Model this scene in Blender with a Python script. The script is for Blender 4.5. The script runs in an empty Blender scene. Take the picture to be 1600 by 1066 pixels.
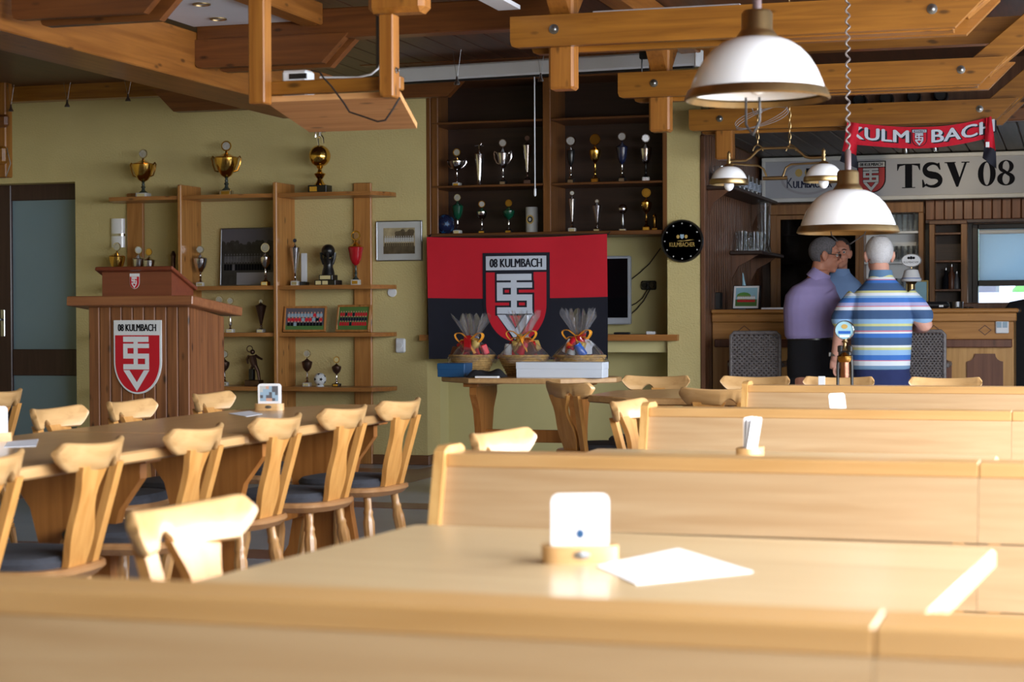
import bpy, bmesh, math, random
from mathutils import Vector, Matrix
random.seed(8)
S = bpy.context.scene
COL = S.collection
PI = math.pi
R = math.radians

# ------------------------------------------------------------------ camera
CAMH = 1.15
FPX = 2900.0
th, ph, ro = R(16.9), math.atan(43.0 / FPX), 0.0043
f0 = Vector((-math.sin(th), math.cos(th), 0)); r0 = Vector((math.cos(th), math.sin(th), 0)); z0 = Vector((0, 0, 1))
cf = f0 * math.cos(ph) - z0 * math.sin(ph)
cu0 = z0 * math.cos(ph) + f0 * math.sin(ph)
cu = cu0 * math.cos(ro) + r0 * math.sin(ro)
cr = r0 * math.cos(ro) - cu0 * math.sin(ro)
CAM = Vector((0, 0, CAMH))
cam = bpy.data.cameras.new('camera'); camo = bpy.data.objects.new('camera', cam); COL.objects.link(camo)
M4 = Matrix.Identity(4)
for i, v in enumerate((cr, cu, -cf)):
    for j in range(3): M4[j][i] = v[j]
M4.translation = CAM
camo.matrix_world = M4
cam.sensor_width = 36; cam.lens = FPX / 1600 * 36; cam.clip_start = 0.05
cam.dof.use_dof = True; cam.dof.focus_distance = 12.0; cam.dof.aperture_fstop = 5.4
S.camera = camo
S.view_settings.view_transform = 'Standard'
try: S.view_settings.look = 'None'
except Exception: pass
S.view_settings.gamma = 1.0
S.view_settings.use_curve_mapping = False
S.view_settings.exposure = 0.0
S.cycles.use_denoising = True
S.cycles.max_bounces = 10
S.cycles.diffuse_bounces = 5
S.cycles.sample_clamp_indirect = 8

# ------------------------------------------------------------------ daylight
W = bpy.data.worlds.new('sky'); S.world = W; W.use_nodes = True
bg = W.node_tree.nodes['Background']; bg.inputs[0].default_value = (0.72, 0.84, 1.0, 1); bg.inputs[1].default_value = 5.0
def window_light(name, y0, y1, z0_, z1_, power, x=1.72, col=(0.93, 0.96, 1.0)):
    l = bpy.data.lights.new(name, 'AREA'); l.shape = 'RECTANGLE'; l.size = z1_ - z0_; l.size_y = y1 - y0
    l.energy = power; l.color = col
    o = bpy.data.objects.new(name, l); COL.objects.link(o)
    o.matrix_world = Matrix.Translation((x, (y0 + y1) / 2, (z0_ + z1_) / 2)) @ Matrix.Rotation(R(90 - 36), 4, 'Y')
    return o
WINS = [(-1.6, 0.6, 90), (1.0, 3.2, 215), (3.6, 5.8, 220), (6.2, 8.4, 145), (8.8, 11.0, 100)]
for y0, y1, pw in WINS: window_light('window_daylight', y0, y1, 0.85, 2.45, pw)

def ray(x, y): return cf * FPX + cr * (x - 800.0) + cu * (533.0 - y)
def atY(x, y, Y): d = ray(x, y); return CAM + d * (Y / d.y)
def atZ(x, y, z): d = ray(x, y); return CAM + d * ((z - CAMH) / d.z)
def atX(x, y, X): d = ray(x, y); return CAM + d * (X / d.x)
def XY(x, Y): return atY(x, 490, Y).x            # world X seen in image column x at depth plane Y
def ZY(x, y, Y): return atY(x, y, Y).z
def mpp(x, Y): return Y / ray(x, 490).y          # metres per pixel there

# ------------------------------------------------------------------ materials
def nmat(name):
    m = bpy.data.materials.new(name); m.use_nodes = True
    nt = m.node_tree; b = nt.nodes['Principled BSDF']
    return m, nt, b
def srgb(r, g, b):
    f = lambda c: (c / 255.0 / 12.92) if c / 255.0 <= 0.04045 else ((c / 255.0 + 0.055) / 1.055) ** 2.4
    return (f(r), f(g), f(b), 1)
def mix4(a, b, t): return tuple(a[i] * (1 - t) + b[i] * t for i in range(3)) + (1,)
def plain(name, col, rough=0.5, metal=0.0, spec=0.5, coat=0.0, var=0.06, vscale=6.0, bump=0.0, bscale=80.0, emit=0.0):
    m, nt, b = nmat(name)
    b.inputs['Roughness'].default_value = rough; b.inputs['Metallic'].default_value = metal
    b.inputs['Specular IOR Level'].default_value = spec; b.inputs['Coat Weight'].default_value = coat
    tc = nt.nodes.new('ShaderNodeTexCoord'); n = nt.nodes.new('ShaderNodeTexNoise')
    n.inputs['Scale'].default_value = vscale; n.inputs['Detail'].default_value = 4
    r = nt.nodes.new('ShaderNodeValToRGB')
    r.color_ramp.elements[0].position = 0.3; r.color_ramp.elements[1].position = 0.7
    r.color_ramp.elements[0].color = tuple(c * (1 - var) for c in col[:3]) + (1,)
    r.color_ramp.elements[1].color = tuple(min(1, c * (1 + var)) for c in col[:3]) + (1,)
    nt.links.new(tc.outputs['Object'], n.inputs['Vector']); nt.links.new(n.outputs['Fac'], r.inputs['Fac'])
    nt.links.new(r.outputs['Color'], b.inputs['Base Color'])
    if bump:
        n2 = nt.nodes.new('ShaderNodeTexNoise'); n2.inputs['Scale'].default_value = bscale; n2.inputs['Detail'].default_value = 3
        nt.links.new(tc.outputs['Object'], n2.inputs['Vector'])
        bp = nt.nodes.new('ShaderNodeBump'); bp.inputs['Strength'].default_value = bump; bp.inputs['Distance'].default_value = 0.01
        nt.links.new(n2.outputs['Fac'], bp.inputs['Height']); nt.links.new(bp.outputs['Normal'], b.inputs['Normal'])
    if emit:
        nt.links.new(r.outputs['Color'], b.inputs['Emission Color']); b.inputs['Emission Strength'].default_value = emit
    return m
def wood(name, dark, light, grain='x', rough=0.4, coat=0.2, scale=1.0, knots=0.0, contrast=1.0):
    m, nt, b = nmat(name); L = nt.links
    b.inputs['Roughness'].default_value = rough; b.inputs['Coat Weight'].default_value = coat; b.inputs['Coat Roughness'].default_value = 0.18 if coat < .45 else .38
    tc = nt.nodes.new('ShaderNodeTexCoord'); mp = nt.nodes.new('ShaderNodeMapping')
    sc = {'x': (1.2, 22, 22), 'y': (22, 1.2, 22), 'z': (22, 22, 1.2)}[grain]
    mp.inputs['Scale'].default_value = tuple(s * scale for s in sc)
    L.new(tc.outputs['Object'], mp.inputs['Vector'])
    n = nt.nodes.new('ShaderNodeTexNoise'); n.inputs['Scale'].default_value = 1.6; n.inputs['Detail'].default_value = 6; n.inputs['Distortion'].default_value = 0.5
    L.new(mp.outputs['Vector'], n.inputs['Vector'])
    r = nt.nodes.new('ShaderNodeValToRGB'); k = 0.18 / contrast
    r.color_ramp.elements[0].position = 0.5 - k; r.color_ramp.elements[1].position = 0.5 + k
    r.color_ramp.elements[0].color = dark; r.color_ramp.elements[1].color = light
    L.new(n.outputs['Fac'], r.inputs['Fac'])
    out = r.outputs['Color']
    if knots:
        mp2 = nt.nodes.new('ShaderNodeMapping'); s2 = {'x': (5, 13, 13), 'y': (13, 5, 13), 'z': (13, 13, 5)}[grain]
        mp2.inputs['Scale'].default_value = s2; L.new(tc.outputs['Object'], mp2.inputs['Vector'])
        v = nt.nodes.new('ShaderNodeTexVoronoi'); v.inputs['Scale'].default_value = 1.0; L.new(mp2.outputs['Vector'], v.inputs['Vector'])
        r2 = nt.nodes.new('ShaderNodeValToRGB'); r2.color_ramp.elements[0].position = 0.07; r2.color_ramp.elements[1].position = 0.17
        r2.color_ramp.elements[0].color = (knots, knots, knots, 1); r2.color_ramp.elements[1].color = (0, 0, 0, 1)
        L.new(v.outputs['Distance'], r2.inputs['Fac'])
        mx = nt.nodes.new('ShaderNodeMixRGB'); mx.inputs['Color2'].default_value = tuple(c * 0.25 for c in dark[:3]) + (1,)
        L.new(r2.outputs['Color'], mx.inputs['Fac']); L.new(out, mx.inputs['Color1']); out = mx.outputs['Color']
    L.new(out, b.inputs['Base Color'])
    bp = nt.nodes.new('ShaderNodeBump'); bp.inputs['Strength'].default_value = 0.08; bp.inputs['Distance'].default_value = 0.004
    L.new(n.outputs['Fac'], bp.inputs['Height']); L.new(bp.outputs['Normal'], b.inputs['Normal'])
    return m
def glassy(name, tint=(0.95, 0.97, 1, 1), gloss=0.16, rough=0.03, body=0.0, bodycol=(1, 1, 1, 1)):
    m = bpy.data.materials.new(name); m.use_nodes = True; nt = m.node_tree; nt.nodes.clear(); L = nt.links
    o = nt.nodes.new('ShaderNodeOutputMaterial'); t = nt.nodes.new('ShaderNodeBsdfTransparent'); t.inputs[0].default_value = tint
    g = nt.nodes.new('ShaderNodeBsdfGlossy'); g.inputs['Roughness'].default_value = rough
    fr = nt.nodes.new('ShaderNodeLayerWeight'); fr.inputs['Blend'].default_value = gloss
    mx = nt.nodes.new('ShaderNodeMixShader'); L.new(fr.outputs['Facing'], mx.inputs[0]); L.new(t.outputs[0], mx.inputs[1]); L.new(g.outputs[0], mx.inputs[2])
    last = mx
    if body:
        d = nt.nodes.new('ShaderNodeBsdfDiffuse'); d.inputs[0].default_value = bodycol
        m2 = nt.nodes.new('ShaderNodeMixShader'); m2.inputs[0].default_value = body
        L.new(mx.outputs[0], m2.inputs[1]); L.new(d.outputs[0], m2.inputs[2]); last = m2
    L.new(last.outputs[0], o.inputs[0])
    return m
def stripes_z(name, bands, rough=0.8):
    """bands: (z, colour) ascending, object space metres; constant bands."""
    m, nt, b = nmat(name); L = nt.links; b.inputs['Roughness'].default_value = rough
    tc = nt.nodes.new('ShaderNodeTexCoord'); sp = nt.nodes.new('ShaderNodeSeparateXYZ'); L.new(tc.outputs['Object'], sp.inputs[0])
    z0_, z1_ = bands[0][0], bands[-1][0]
    mr = nt.nodes.new('ShaderNodeMapRange'); mr.inputs['From Min'].default_value = z0_; mr.inputs['From Max'].default_value = z1_
    L.new(sp.outputs['Z'], mr.inputs['Value'])
    r = nt.nodes.new('ShaderNodeValToRGB'); r.color_ramp.interpolation = 'CONSTANT'; e = r.color_ramp.elements
    e[0].position = 0; e[0].color = bands[0][1]; e[1].position = 1; e[1].color = bands[-1][1]
    for z, c in bands[1:-1]:
        q = e.new((z - z0_) / (z1_ - z0_)); q.color = c
    L.new(mr.outputs[0], r.inputs['Fac']); L.new(r.outputs['Color'], b.inputs['Base Color'])
    return m

M = {}
M['beech'] = wood('beech', srgb(194, 150, 96), srgb(214, 172, 118), 'x', 0.32, 0.35)
M['beech_y'] = wood('beech_y', srgb(200, 152, 90), srgb(222, 180, 118), 'y', 0.28, 0.4)
M['beech_z'] = wood('beech_z', srgb(198, 146, 82), srgb(222, 176, 110), 'z', 0.33, 0.3)
M['table_x'] = wood('table_oak', srgb(200, 170, 128), srgb(216, 190, 148), 'x', 0.3, 0.3, contrast=0.6)
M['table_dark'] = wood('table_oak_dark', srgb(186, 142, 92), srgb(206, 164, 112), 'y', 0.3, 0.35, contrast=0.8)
M['trestle'] = wood('trestle_oak', srgb(150, 92, 38), srgb(176, 114, 54), 'z', 0.4, 0.2)
M['bench'] = wood('bench_oak', srgb(174, 140, 100), srgb(194, 164, 126), 'x', 0.36, 0.5, contrast=0.7)
M['bench_rail'] = wood('bench_rail_oak', srgb(184, 140, 84), srgb(204, 162, 108), 'x', 0.34, 0.25, contrast=0.6)
M['pine'] = wood('pine_beam', srgb(126, 78, 22), srgb(156, 102, 34), 'x', 0.38, 0.2, knots=0.8)
M['pine_y'] = wood('pine_beam_y', srgb(126, 75, 26), srgb(154, 98, 40), 'y', 0.38, 0.2, knots=0.8)
M['pine_z'] = wood('pine_post', srgb(138, 84, 30), srgb(170, 112, 46), 'z', 0.38, 0.2, knots=0.8)
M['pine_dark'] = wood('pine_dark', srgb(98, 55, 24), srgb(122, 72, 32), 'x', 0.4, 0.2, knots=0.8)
M['pine_pale'] = wood('pine_pale', srgb(196, 138, 84), srgb(222, 168, 112), 'x', 0.45, 0.1, knots=0.8)
M['ceil'] = wood('ceiling_boards', srgb(70, 42, 26), srgb(92, 56, 34), 'y', 0.45, 0.1, knots=0.5)
M['shelfwood'] = wood('shelf_pine', srgb(146, 92, 42), srgb(176, 118, 60), 'x', 0.4, 0.2, knots=0.7)
M['shelfpost'] = wood('shelf_pine_post', srgb(160, 104, 50), srgb(190, 132, 70), 'z', 0.4, 0.2, knots=0.9)
M['cab'] = wood('cabinet_wood', srgb(78, 45, 17), srgb(104, 62, 27), 'x', 0.42, 0.2)  # cabinet wood darkened, the shade of the trusses is put into its colour
M['cabz'] = wood('cabinet_wood_z', srgb(94, 56, 21), srgb(122, 75, 32), 'z', 0.42, 0.2)
M['cabdark'] = wood('cabinet_back', srgb(38, 20, 10), srgb(50, 28, 15), 'x', 0.5, 0.1)  # darkened too, with the truss shade in the colour
M['lect'] = wood('lectern_boards', srgb(112, 68, 40), srgb(146, 94, 56), 'z', 0.5, 0.0, knots=0.9)
M['lecttop'] = wood('lectern_top', srgb(136, 84, 52), srgb(160, 104, 66), 'x', 0.4, 0.2)
M['lectbox'] = wood('lectern_box', srgb(110, 54, 34), srgb(128, 66, 42), 'x', 0.36, 0.3, contrast=0.6)
M['barwood'] = wood('bar_wood', srgb(160, 108, 50), srgb(186, 132, 70), 'x', 0.38, 0.25, knots=0.6)
M['bardark'] = wood('bar_dark_wood', srgb(96, 58, 42), srgb(118, 76, 56), 'z', 0.42, 0.2, knots=0.5)
M['cladding'] = wood('dark_cladding', srgb(90, 56, 36), srgb(116, 76, 50), 'z', 0.42, 0.2)
M['soffit'] = wood('grey_soffit_boards', srgb(74, 66, 58), srgb(92, 84, 74), 'y', 0.5, 0.1)
M['doorframe'] = wood('door_frame_brown', srgb(54, 32, 32), srgb(66, 42, 40), 'z', 0.4, 0.2)
M['skirt'] = wood('baseboard_brown', srgb(96, 62, 40), srgb(116, 76, 48), 'x', 0.4, 0.2)
M['wall'] = plain('yellow_plaster', srgb(202, 186, 130), 0.85, var=0.04, vscale=3, bump=0.5, bscale=70)
M['wall2'] = plain('niche_paint', srgb(202, 192, 138), 0.8, var=0.03, vscale=3)
M['white'] = plain('white_paint', srgb(226, 228, 230), 0.6, var=0.02)
M['whiteceil'] = plain('white_ceiling_panel', srgb(210, 212, 220), 0.7, var=0.02)
M['floor'] = plain('grey_floor_tile', srgb(168, 178, 194), 0.25, var=0.05, vscale=2.5)
M['floorband'] = plain('brown_floor_tile', srgb(138, 98, 90), 0.28, var=0.08, vscale=4)
M['glassblue'] = plain('frosted_blue_glass', srgb(120, 146, 160), 0.18, var=0.05, vscale=1.2, coat=0.6)
M['chrome'] = plain('chrome', srgb(200, 202, 208), 0.18, 1.0, var=0.04)
M['steel'] = plain('steel', srgb(150, 152, 156), 0.3, 1.0)
M['silver'] = plain('silver', srgb(214, 212, 214), 0.14, 1.0, var=0.05)
M['gold'] = plain('gold', srgb(224, 180, 92), 0.16, 1.0, var=0.08)
M['darkgold'] = plain('dark_gold', srgb(160, 122, 62), 0.2, 1.0, var=0.1)
M['brass'] = plain('aged_brass', srgb(158, 136, 98), 0.34, 1.0, var=0.12, vscale=18)
M['bronze'] = plain('bronze', srgb(92, 70, 60), 0.3, 0.8, var=0.15, vscale=20)
M['black'] = plain('black_lacquer', srgb(20, 20, 22), 0.3, var=0.1)
M['blackmat'] = plain('black_cloth', srgb(22, 22, 26), 0.85, var=0.15, vscale=30)
M['darkplastic'] = plain('dark_plastic', srgb(30, 30, 34), 0.4)
M['marble'] = plain('white_marble', srgb(206, 204, 198), 0.3, var=0.12, vscale=25)
M['marbledark'] = plain('dark_marble', srgb(58, 66, 62), 0.25, var=0.3, vscale=30)
M['green'] = plain('green_enamel', srgb(16, 74, 52), 0.2, coat=0.6)
M['red'] = plain('red_enamel', srgb(176, 24, 34), 0.2, coat=0.6)
M['navy'] = plain('navy_enamel', srgb(28, 34, 62), 0.2, coat=0.6)
M['flagred'] = plain('flag_red', srgb(206, 22, 44), 0.75, var=0.04)
M['flagblack'] = plain('flag_black', srgb(20, 22, 38), 0.8, var=0.06)
M['emblemred'] = plain('emblem_red', srgb(196, 20, 40), 0.5, var=0.03)
M['emblemwhite'] = plain('emblem_white', srgb(222, 226, 228), 0.5, var=0.02)
M['flagwhite'] = plain('flag_white', srgb(204, 212, 226), 0.75, var=0.02)
M['ink'] = plain('ink_black', srgb(14, 15, 22), 0.75, spec=.15)
M['seat'] = plain('charcoal_cushion', srgb(62, 64, 72), 0.9, var=0.12, vscale=60, bump=0.3, bscale=400)
M['paper'] = plain('paper', srgb(238, 240, 244), 0.7, var=0.01)
M['papershade'] = plain('paper_in_shade', srgb(226, 230, 240), 0.7, var=0.01)  # copy of the paper with shade put into its colour
M['card'] = plain('coaster_card', srgb(236, 236, 238), 0.6, var=0.02)
M['opal'] = plain('opal_glass', srgb(240, 242, 246), 0.22, var=0.01, coat=0.4)
M['bulb'] = plain('bulb_glass', srgb(244, 246, 250), 0.15)
M['glass'] = glassy('clear_glass', (0.93, 0.95, 0.96, 1), 0.35, 0.05, 0.012, (0.8, 0.85, 0.9, 1))
M['darkglass'] = glassy('dark_cabinet_glass', (0.5, 0.48, 0.46, 1), 0.15)
M['cello'] = glassy('cellophane', (0.95, 0.95, 0.97, 1), 0.3, 0.10, 0.05, (0.9, 0.9, 0.95, 1))
M['pane'] = glassy('window_pane', (0.97, 0.98, 1, 1), 0.08)
M['wicker'] = plain('basket_wicker', srgb(176, 142, 88), 0.7, var=0.25, vscale=60)
M['greywicker'] = plain('grey_wicker', srgb(108, 102, 102), 0.5, var=0.3, vscale=60)
M['ribbon'] = plain('gold_ribbon', srgb(226, 150, 40), 0.3, coat=0.3)
M['skin'] = plain('skin', srgb(214, 158, 138), 0.55, var=0.05, vscale=25)
M['skin2'] = plain('skin_tan', srgb(190, 130, 106), 0.55, var=0.05, vscale=25)
M['hairwhite'] = plain('white_hair', srgb(214, 212, 214), 0.7, var=0.1, vscale=90, bump=0.5, bscale=250)
M['hairgrey'] = plain('dark_grey_hair', srgb(94, 92, 96), 0.7, var=0.4, vscale=120, bump=0.5, bscale=250)
M['hairdark'] = plain('dark_hair', srgb(34, 28, 26), 0.7, var=0.2, vscale=120)
M['lavender'] = plain('lavender_cotton', srgb(158, 146, 198), 0.85, var=0.05, vscale=8)
M['paleblue'] = plain('pale_blue_cotton', srgb(120, 150, 196), 0.85, var=0.05)
M['trouser'] = plain('black_trouser', srgb(20, 20, 26), 0.9, var=0.1)
M['jeans'] = plain('navy_shorts_cloth', srgb(36, 46, 92), 0.9, var=0.1, vscale=10)
M['lip'] = plain('lips', srgb(168, 100, 92), 0.5)
M['eye'] = plain('eyeball', srgb(224, 220, 214), 0.3)
M['screen'] = plain('dark_screen', srgb(14, 14, 18), 0.12)
M['tvframe'] = plain('silver_plastic', srgb(178, 184, 194), 0.35)
M['plasticwhite'] = plain('white_plastic', srgb(226, 230, 236), 0.4, var=0.02)
M['boxwhite'] = plain('white_box_card', srgb(214, 222, 234), 0.55, var=0.02)
M['boxblue'] = plain('blue_box_card', srgb(24, 76, 120), 0.45)
M['boxdark'] = plain('dark_blue_box_card', srgb(20, 30, 48), 0.45)
M['clockface'] = plain('clock_face', srgb(18, 24, 26), 0.35)
M['blind'] = plain('roller_blind', srgb(186, 206, 216), 0.8, var=0.02)
M['blue'] = plain('bright_blue', srgb(34, 96, 190), 0.3, coat=0.4)
M['orange'] = plain('orange_pack', srgb(222, 110, 40), 0.4)
M['brownpack'] = plain('brown_pack', srgb(96, 56, 36), 0.4)
M['greenleaf'] = plain('leaf_green', srgb(94, 150, 70), 0.7, var=0.3, vscale=8)
M['sky'] = plain('print_sky', srgb(150, 176, 196), 0.5)
M['grass'] = plain('print_grass', srgb(84, 122, 62), 0.5, var=0.15)
M['greyprint'] = plain('grey_print', srgb(96, 96, 102), 0.5, var=0.3, vscale=18)
M['sepia'] = plain('sepia_print', srgb(166, 152, 118), 0.5, var=0.3, vscale=18)
M['sepiadark'] = plain('sepia_dark_print', srgb(88, 76, 56), 0.5, var=0.4, vscale=22)
M['printskin'] = plain('print_skin', srgb(206, 160, 138), 0.5)
M['matboard'] = plain('mat_board', srgb(190, 192, 190), 0.7)
M['goldprint'] = plain('gold_print', srgb(190, 160, 90), 0.4)
M['signgrey'] = plain('sign_panel', srgb(166, 168, 176), 0.4, var=0.01)
M['lightspot'] = plain('lamp_spot', (1, 0.9, 0.7, 1), 0.4, emit=9)

# ------------------------------------------------------------------ mesh builder
class MB:
    def __init__(s): s.v = []; s.f = []; s.m = []; s.X = None
    def _add(s, vs, fs, m=0):
        b = len(s.v)
        for p in vs:
            p = Vector(p)
            s.v.append(s.X @ p if s.X is not None else p)
        for f in fs: s.f.append([b + i for i in f]); s.m.append(m)
        return s
    def box(s, x0, x1, y0, y1, z0, z1, m=0, T=None):
        vs = [Vector((x, y, z)) for z in (z0, z1) for y in (y0, y1) for x in (x0, x1)]
        if T is not None: vs = [T @ v for v in vs]
        return s._add(vs, [(0, 2, 3, 1), (4, 5, 7, 6), (0, 1, 5, 4), (2, 6, 7, 3), (0, 4, 6, 2), (1, 3, 7, 5)], m)
    def bbox(s, x0, x1, y0, y1, z0, z1, m=0, b=0.004, T=None):
        b = min(b, (x1 - x0) * .45, (y1 - y0) * .45, (z1 - z0) * .45)
        xs, ys, zs = (x0, x1), (y0, y1), (z0, z1)
        sg = (1, -1); vs = []; idx = {}
        for i in (0, 1):
            for j in (0, 1):
                for k in (0, 1):
                    for a in range(3):
                        p = [xs[i] + sg[i] * b, ys[j] + sg[j] * b, zs[k] + sg[k] * b]
                        p[a] = (xs[i], ys[j], zs[k])[a]
                        idx[(i, j, k, a)] = len(vs); vs.append(Vector(p))
        fs = []
        def q(c): fs.append([idx[t] for t in c])
        q([(0, 0, 0, 0), (0, 0, 1, 0), (0, 1, 1, 0), (0, 1, 0, 0)]); q([(1, 0, 0, 0), (1, 1, 0, 0), (1, 1, 1, 0), (1, 0, 1, 0)])
        q([(0, 0, 0, 1), (1, 0, 0, 1), (1, 0, 1, 1), (0, 0, 1, 1)]); q([(0, 1, 0, 1), (0, 1, 1, 1), (1, 1, 1, 1), (1, 1, 0, 1)])
        q([(0, 0, 0, 2), (0, 1, 0, 2), (1, 1, 0, 2), (1, 0, 0, 2)]); q([(0, 0, 1, 2), (1, 0, 1, 2), (1, 1, 1, 2), (0, 1, 1, 2)])
        for j in (0, 1):
            for k in (0, 1): q([(0, j, k, 1), (1, j, k, 1), (1, j, k, 2), (0, j, k, 2)])
        for i in (0, 1):
            for k in (0, 1): q([(i, 0, k, 0), (i, 1, k, 0), (i, 1, k, 2), (i, 0, k, 2)])
        for i in (0, 1):
            for j in (0, 1): q([(i, j, 0, 0), (i, j, 1, 0), (i, j, 1, 1), (i, j, 0, 1)])
        for i in (0, 1):
            for j in (0, 1):
                for k in (0, 1): q([(i, j, k, 0), (i, j, k, 1), (i, j, k, 2)])
        if T is not None: vs = [T @ v for v in vs]
        return s._add(vs, fs, m)
    def prism(s, poly, ax, d0, d1, m=0, T=None):
        def P3(a, b, d): return {'x': (d, a, b), 'y': (a, d, b), 'z': (a, b, d)}[ax]
        n = len(poly); vs = [Vector(P3(a, b, d0)) for a, b in poly] + [Vector(P3(a, b, d1)) for a, b in poly]
        if T is not None: vs = [T @ v for v in vs]
        fs = [list(range(n))[::-1], list(range(n, 2 * n))] + [(i, (i + 1) % n, n + (i + 1) % n, n + i) for i in range(n)]
        return s._add(vs, fs, m)
    def lathe(s, prof, c=(0, 0, 0), seg=20, m=0, T=None, sx=1.0, sy=1.0, cap=True):
        vs = []; fs = []
        for r, z in prof:
            for k in range(seg):
                a = 2 * PI * k / seg; vs.append(Vector((c[0] + sx * r * math.cos(a), c[1] + sy * r * math.sin(a), c[2] + z)))
        for i in range(len(prof) - 1):
            for k in range(seg):
                k2 = (k + 1) % seg; fs.append((i * seg + k, i * seg + k2, (i + 1) * seg + k2, (i + 1) * seg + k))
        if cap and prof[0][0] > 1e-5: fs.append(list(range(seg))[::-1])
        if cap and prof[-1][0] > 1e-5: fs.append([(len(prof) - 1) * seg + k for k in range(seg)])
        if T is not None: vs = [T @ v for v in vs]
        return s._add(vs, fs, m)
    def tube(s, pts, r, seg=8, m=0, closed=False, flat=None):
        pts = [Vector(p) for p in pts]; n = len(pts)
        rs = r if isinstance(r, (list, tuple)) else [r] * n
        vs = []; fs = []; nrm = None
        for i in range(n):
            if closed: t = pts[(i + 1) % n] - pts[i - 1]
            else: t = pts[min(i + 1, n - 1)] - pts[max(i - 1, 0)]
            t = t.normalized() if t.length > 1e-9 else Vector((0, 0, 1))
            if nrm is None:
                nrm = t.cross(Vector((0, 0, 1)));
                if nrm.length < 1e-3: nrm = t.cross(Vector((0, 1, 0)))
                nrm.normalize()
            else:
                nrm = (nrm - t * nrm.dot(t))
                if nrm.length < 1e-6: nrm = t.orthogonal()
                nrm.normalize()
            bi = t.cross(nrm)
            for k in range(seg):
                a = 2 * PI * k / seg
                vs.append(pts[i] + (nrm * math.cos(a) + bi * math.sin(a) * (flat or 1.0)) * rs[i])
        for i in range(n - 1 + (1 if closed else 0)):
            j = (i + 1) % n
            for k in range(seg):
                k2 = (k + 1) % seg; fs.append((i * seg + k, i * seg + k2, j * seg + k2, j * seg + k))
        if not closed: fs.append(list(range(seg))[::-1]); fs.append([(n - 1) * seg + k for k in range(seg)])
        return s._add(vs, fs, m)
    def ell(s, c, r, m=0, seg=20, rings=12, T=None):
        if not isinstance(r, (list, tuple)): r = (r, r, r)
        vs = []; fs = []
        for i in range(1, rings):
            t = PI * i / rings
            for k in range(seg):
                a = 2 * PI * k / seg
                vs.append(Vector((c[0] + r[0] * math.sin(t) * math.cos(a), c[1] + r[1] * math.sin(t) * math.sin(a), c[2] - r[2] * math.cos(t))))
        vs.append(Vector((c[0], c[1], c[2] - r[2]))); vs.append(Vector((c[0], c[1], c[2] + r[2]))); b, t_ = len(vs) - 2, len(vs) - 1
        for i in range(rings - 2):
            for k in range(seg):
                k2 = (k + 1) % seg; fs.append((i * seg + k, i * seg + k2, (i + 1) * seg + k2, (i + 1) * seg + k))
        for k in range(seg):
            k2 = (k + 1) % seg; fs.append((b, k2, k)); fs.append((t_, (rings - 2) * seg + k, (rings - 2) * seg + k2))
        if T is not None: vs = [T @ v for v in vs]
        return s._add(vs, fs, m)
    def loft(s, rings, m=0, caps=True, seg=24):
        """rings: (cx, cy, cz, rx, ry) horizontal superellipses"""
        vs = []; fs = []
        for cx, cy, cz, rx, ry in rings:
            for k in range(seg):
                a = 2 * PI * k / seg; c, d = math.cos(a), math.sin(a)
                vs.append((cx + rx * math.copysign(abs(c) ** 0.85, c), cy + ry * math.copysign(abs(d) ** 0.85, d), cz))
        for i in range(len(rings) - 1):
            for k in range(seg):
                k2 = (k + 1) % seg; fs.append((i * seg + k, i * seg + k2, (i + 1) * seg + k2, (i + 1) * seg + k))
        if caps: fs.append(list(range(seg))[::-1]); fs.append([(len(rings) - 1) * seg + k for k in range(seg)])
        return s._add(vs, fs, m)
    def grid(s, nu, nv, fn, m=0, mf=None):
        b = len(s.v); vs = [fn(i / nu, j / nv) for j in range(nv + 1) for i in range(nu + 1)]
        s._add(vs, [], 0)
        for j in range(nv):
            for i in range(nu):
                a = b + j * (nu + 1) + i
                s.f.append([a, a + 1, a + nu + 2, a + nu + 1]); s.m.append(mf((i + .5) / nu, (j + .5) / nv) if mf else m)
        return s
    def flat(s, polys, ax, d, m=0):
        for poly in polys:
            vs = [{'x': (d, a, b), 'y': (a, d, b), 'z': (a, b, d)}[ax] for a, b in poly]
            s._add(vs, [list(range(len(vs)))], m)
        return s
    def build(s, name, mats, parent=None, smooth=35, loc=None):
        me = bpy.data.meshes.new(name)
        me.from_pydata([tuple(v) for v in s.v], [], s.f)
        if not isinstance(mats, (list, tuple)): mats = [mats]
        for q in mats: me.materials.append(M[q] if isinstance(q, str) else q)
        me.polygons.foreach_set('material_index', s.m)
        bm = bmesh.new(); bm.from_mesh(me); bmesh.ops.recalc_face_normals(bm, faces=bm.faces[:]); bm.to_mesh(me); bm.free()
        if smooth:
            me.polygons.foreach_set('use_smooth', [True] * len(me.polygons)); me.set_sharp_from_angle(angle=R(smooth))
        me.update()
        o = bpy.data.objects.new(name, me); COL.objects.link(o)
        if parent is not None: o.parent = parent
        if loc is not None: o.location = loc
        return o

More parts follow.
